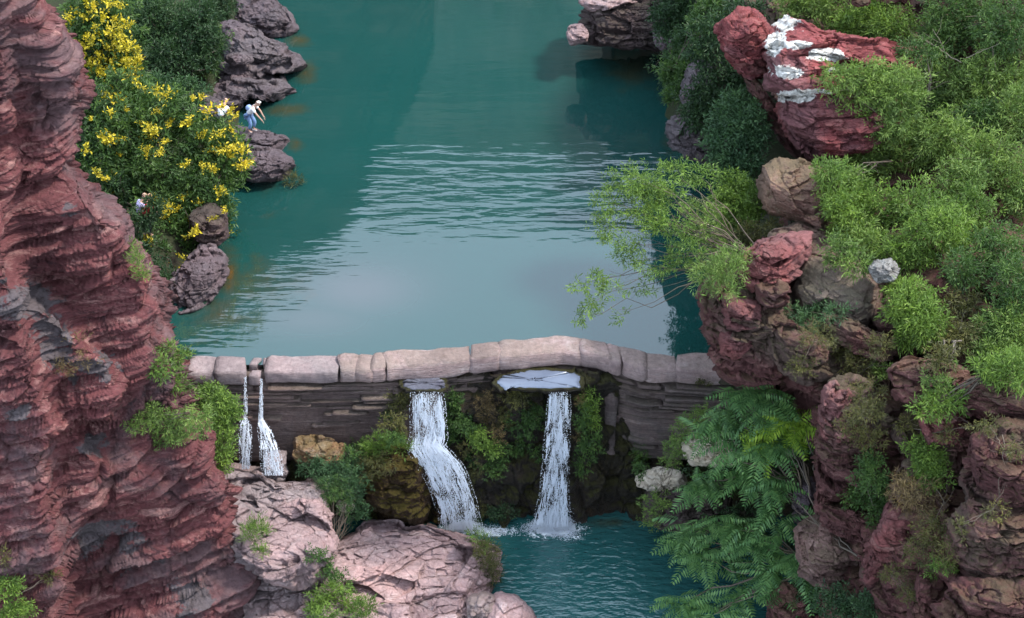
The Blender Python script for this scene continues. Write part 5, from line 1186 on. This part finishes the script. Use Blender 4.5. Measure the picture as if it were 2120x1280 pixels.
# feathery tree: every frond its own part
def frond_mesh(seed, L=1.0, n=11, mat='frond'):
    rg = np.random.default_rng(seed)
    s = np.linspace(0, 1, 9); curve = np.stack([s * L, rg.normal() * .06 * s * s, .18 * s - .42 * s ** 2.2], -1)
    V, F = tubes([(curve, np.linspace(.008, .002, 9))], 3); T_ = [np.full(len(V), .8)]
    C, D, LL = [], [], []
    for k in range(n):
        t = .16 + .82 * k / (n - 1)
        c = np.array([np.interp(t, s, curve[:, q]) for q in range(3)]); tg = np.array([np.interp(min(1, t + .05), s, curve[:, q]) for q in range(3)]) - c; tg /= np.linalg.norm(tg) + 1e-9
        for sd in (-1, 1):
            d = tg * .45 + np.array([0, sd, 0]) + np.array([0, 0, -.25 - .2 * rg.random()]) + rg.normal(size=3) * .09
            C.append(c); D.append(d); LL.append(.30 * math.sin(math.pi * (.18 + .72 * t)) * rg.uniform(.85, 1.1))
    C, D, LL = A(C), A(D), A(LL); D /= np.linalg.norm(D, axis=1, keepdims=True)
    S = np.cross(D, [0, 0, 1.]); S /= np.linalg.norm(S, axis=1, keepdims=True); w = .034
    b = C + D * LL[:, None] * .35 + S * w; d_ = C + D * LL[:, None] * .35 - S * w; c_ = C + D * LL[:, None] + A([0, 0, -.02])
    VL = np.stack([C, b, c_, d_], 1).reshape(-1, 3)
    FL = np.arange(len(VL)).reshape(-1, 4) + len(V)
    at = np.concatenate([np.full(len(V), .3), np.repeat(rg.random(len(C)) * .6 + .2, 4)])
    me = _mesh('frond', np.concatenate([V, VL]) * .8, [F, FL], {'tint': at}, False); me.materials.append(LM[mat]); return me
FR = [frond_mesh(700 + k) for k in range(4)]; FRY = [frond_mesh(720 + k, mat='frondy') for k in range(2)]
def frond_tree(label, spots, root, n, seed, sc=(.8, 1.25), limbs=14, yellow=()):
    rng = np.random.default_rng(seed)
    rt = PY(*root); e = empty('feathery_tree', rt, label, 'tree')
    E = [ell(px, py, rx, ry, Y, .55) for px, py, rx, ry, Y in spots]
    w = A([s[2] * s[3] for s in spots]); w = w / w.sum(); paths = []; hubs = []
    for k, (c, r) in enumerate(E):
        for q in range(max(2, int(n * w[k] / 6))):
            d = rng.normal(size=3); d /= np.linalg.norm(d); hubs.append((A(c) + d * A(r) * rng.random() ** .5 * .8, k))
    for h, k in hubs:
        if rng.random() < limbs / len(hubs) + .15: paths.append(limb(rt, h, .05 * rng.uniform(.5, 1), .012, rng, 9, .15, .12))
    V, F = tubes(paths); mk('trunk', V, [F], BARK, e, attr={'tint': np.full(len(V), .4)})
    for i in range(n):
        h, k = hubs[rng.integers(len(hubs))]
        yl = any(abs(unpj(h[None])[0][0] - a) < 30 and abs(unpj(h[None])[1][0] - b) < 22 for a, b in yellow)
        me = FRY[rng.integers(2)] if yl else FR[rng.integers(4)]
        o = bpy.data.objects.new('frond', me); o.parent = e
        o.location = Vector((h + rng.normal(size=3) * .08 - rt) * K)
        az = rng.uniform(-math.pi * .98, math.pi * .02) if rng.random() < .8 else rng.random() * 6.3
        o.rotation_euler = (rng.normal() * .25, rng.normal() * .3 - .12, az); s = rng.uniform(*sc); o.scale = (s, s, s)
        COL.objects.link(o)
    return e
frond_tree('feathery-leaved green tree hanging in front of the dam end and plunge pool', [(1540, 820, 60, 34, 38.6), (1600, 860, 70, 40, 38.2), (1500, 850, 60, 36, 39.2), (1660, 870, 34, 22, 37.6), (1590, 920, 60, 40, 38), (1520, 980, 60, 36, 38.4), (1440, 1000, 50, 30, 39), (1600, 1000, 50, 40, 37.8), (1480, 900, 40, 24, 39), (1540, 930, 50, 30, 38.3)],
           (1690, 1060, 37.4), 235, 31, yellow=[(1600, 880), (1660, 880), (1680, 850)])
frond_tree('lower feathery-leaved green tree spreading over the edge of the plunge pool', [(1440, 1090, 60, 30, 38.8), (1500, 1080, 60, 36, 38.2), (1420, 1130, 44, 26, 38.6), (1490, 1150, 60, 30, 38), (1560, 1100, 50, 36, 37.6), (1620, 1080, 44, 30, 37.2), (1600, 1160, 60, 34, 37), (1660, 1180, 34, 30, 36.6), (1650, 1130, 30, 26, 36.8), (1430, 1240, 50, 26, 37), (1530, 1230, 34, 18, 36.8), (1500, 1275, 70, 16, 36.4), (1620, 1220, 34, 20, 36.6)],
           (1700, 1180, 36.6), 230, 32)
P_('shrub', 'small-leaved flowering scrub mixed into the edge of the feathery tree', 'shrub', 'willow', [(1420, 900, 34, 40, 40.2), (1450, 860, 30, 20, 40.4), (1390, 940, 24, 30, 40.4), (1360, 1040, 34, 24, 40.6), (1350, 1075, 22, 18, 40.6)], 4600, .07, .024, 150, trunk_r=.015)
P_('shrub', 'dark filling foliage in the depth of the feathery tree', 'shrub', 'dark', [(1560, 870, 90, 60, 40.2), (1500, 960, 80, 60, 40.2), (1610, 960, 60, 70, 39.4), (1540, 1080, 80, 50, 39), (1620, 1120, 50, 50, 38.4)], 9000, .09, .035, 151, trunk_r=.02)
# bare branches
def twigs(label, starts, seed, bark=BARKP):
    rng = np.random.default_rng(seed); paths = []
    for (x0, y0, Y0), (x1, y1, Y1), r in starts:
        p, rr = limb(PY(x0, y0, Y0), PY(x1, y1, Y1), r, r * .35, rng, 10, .06, .1); paths.append((p, rr))
        for q in range(3):
            i = rng.integers(3, 9); d = (p[-1] - p[0]) * .3 + rng.normal(size=3) * .18; paths.append(limb(p[i], p[i] + d, rr[i] * .6, r * .15, rng, 5, 0, .15))
    V, F = tubes(paths)
    return tag(mk('bare_branch', V, [F], bark, attr={'tint': np.full(len(V), .7)}), label, 'branch')
twigs('pale bare twigs above the streaked maroon boulder', [((2120, 925, 32.6), (2080, 945, 32.4), .012), ((2075, 900, 32.6), (2085, 1010, 32.2), .010), ((2085, 940, 32.5), (2050, 880, 32.8), .008)], 1)
twigs('thin forked twig below the hanging dry grass', [((1936, 1095, 33.2), (1955, 1030, 33.2), .009), ((1955, 1040, 33.2), (1944, 1020, 33.3), .007)], 2)
twigs('dark bare branches crossing the shade under the feathery tree', [((1780, 1155, 34.8), (1650, 1040, 36.4), .03), ((1770, 1150, 34.9), (1690, 1050, 36.2), .025), ((1690, 1060, 36.3), (1640, 930, 37.2), .022)], 3, BARK)
twigs('pale dead branches in the thicket beside the stepped outcrop', [((1990, 130, 45.8), (1900, 80, 46.2), .015), ((2000, 120, 45.6), (2070, 90, 45.6), .012), ((1960, 120, 45.8), (1930, 60, 46), .012)], 4)
twigs('bare stem leaning out of the corner of the red cliff', [((20, 1205, 35.6), (85, 1140, 35.6), .010), ((30, 1235, 35.4), (90, 1200, 35.6), .009)], 5)
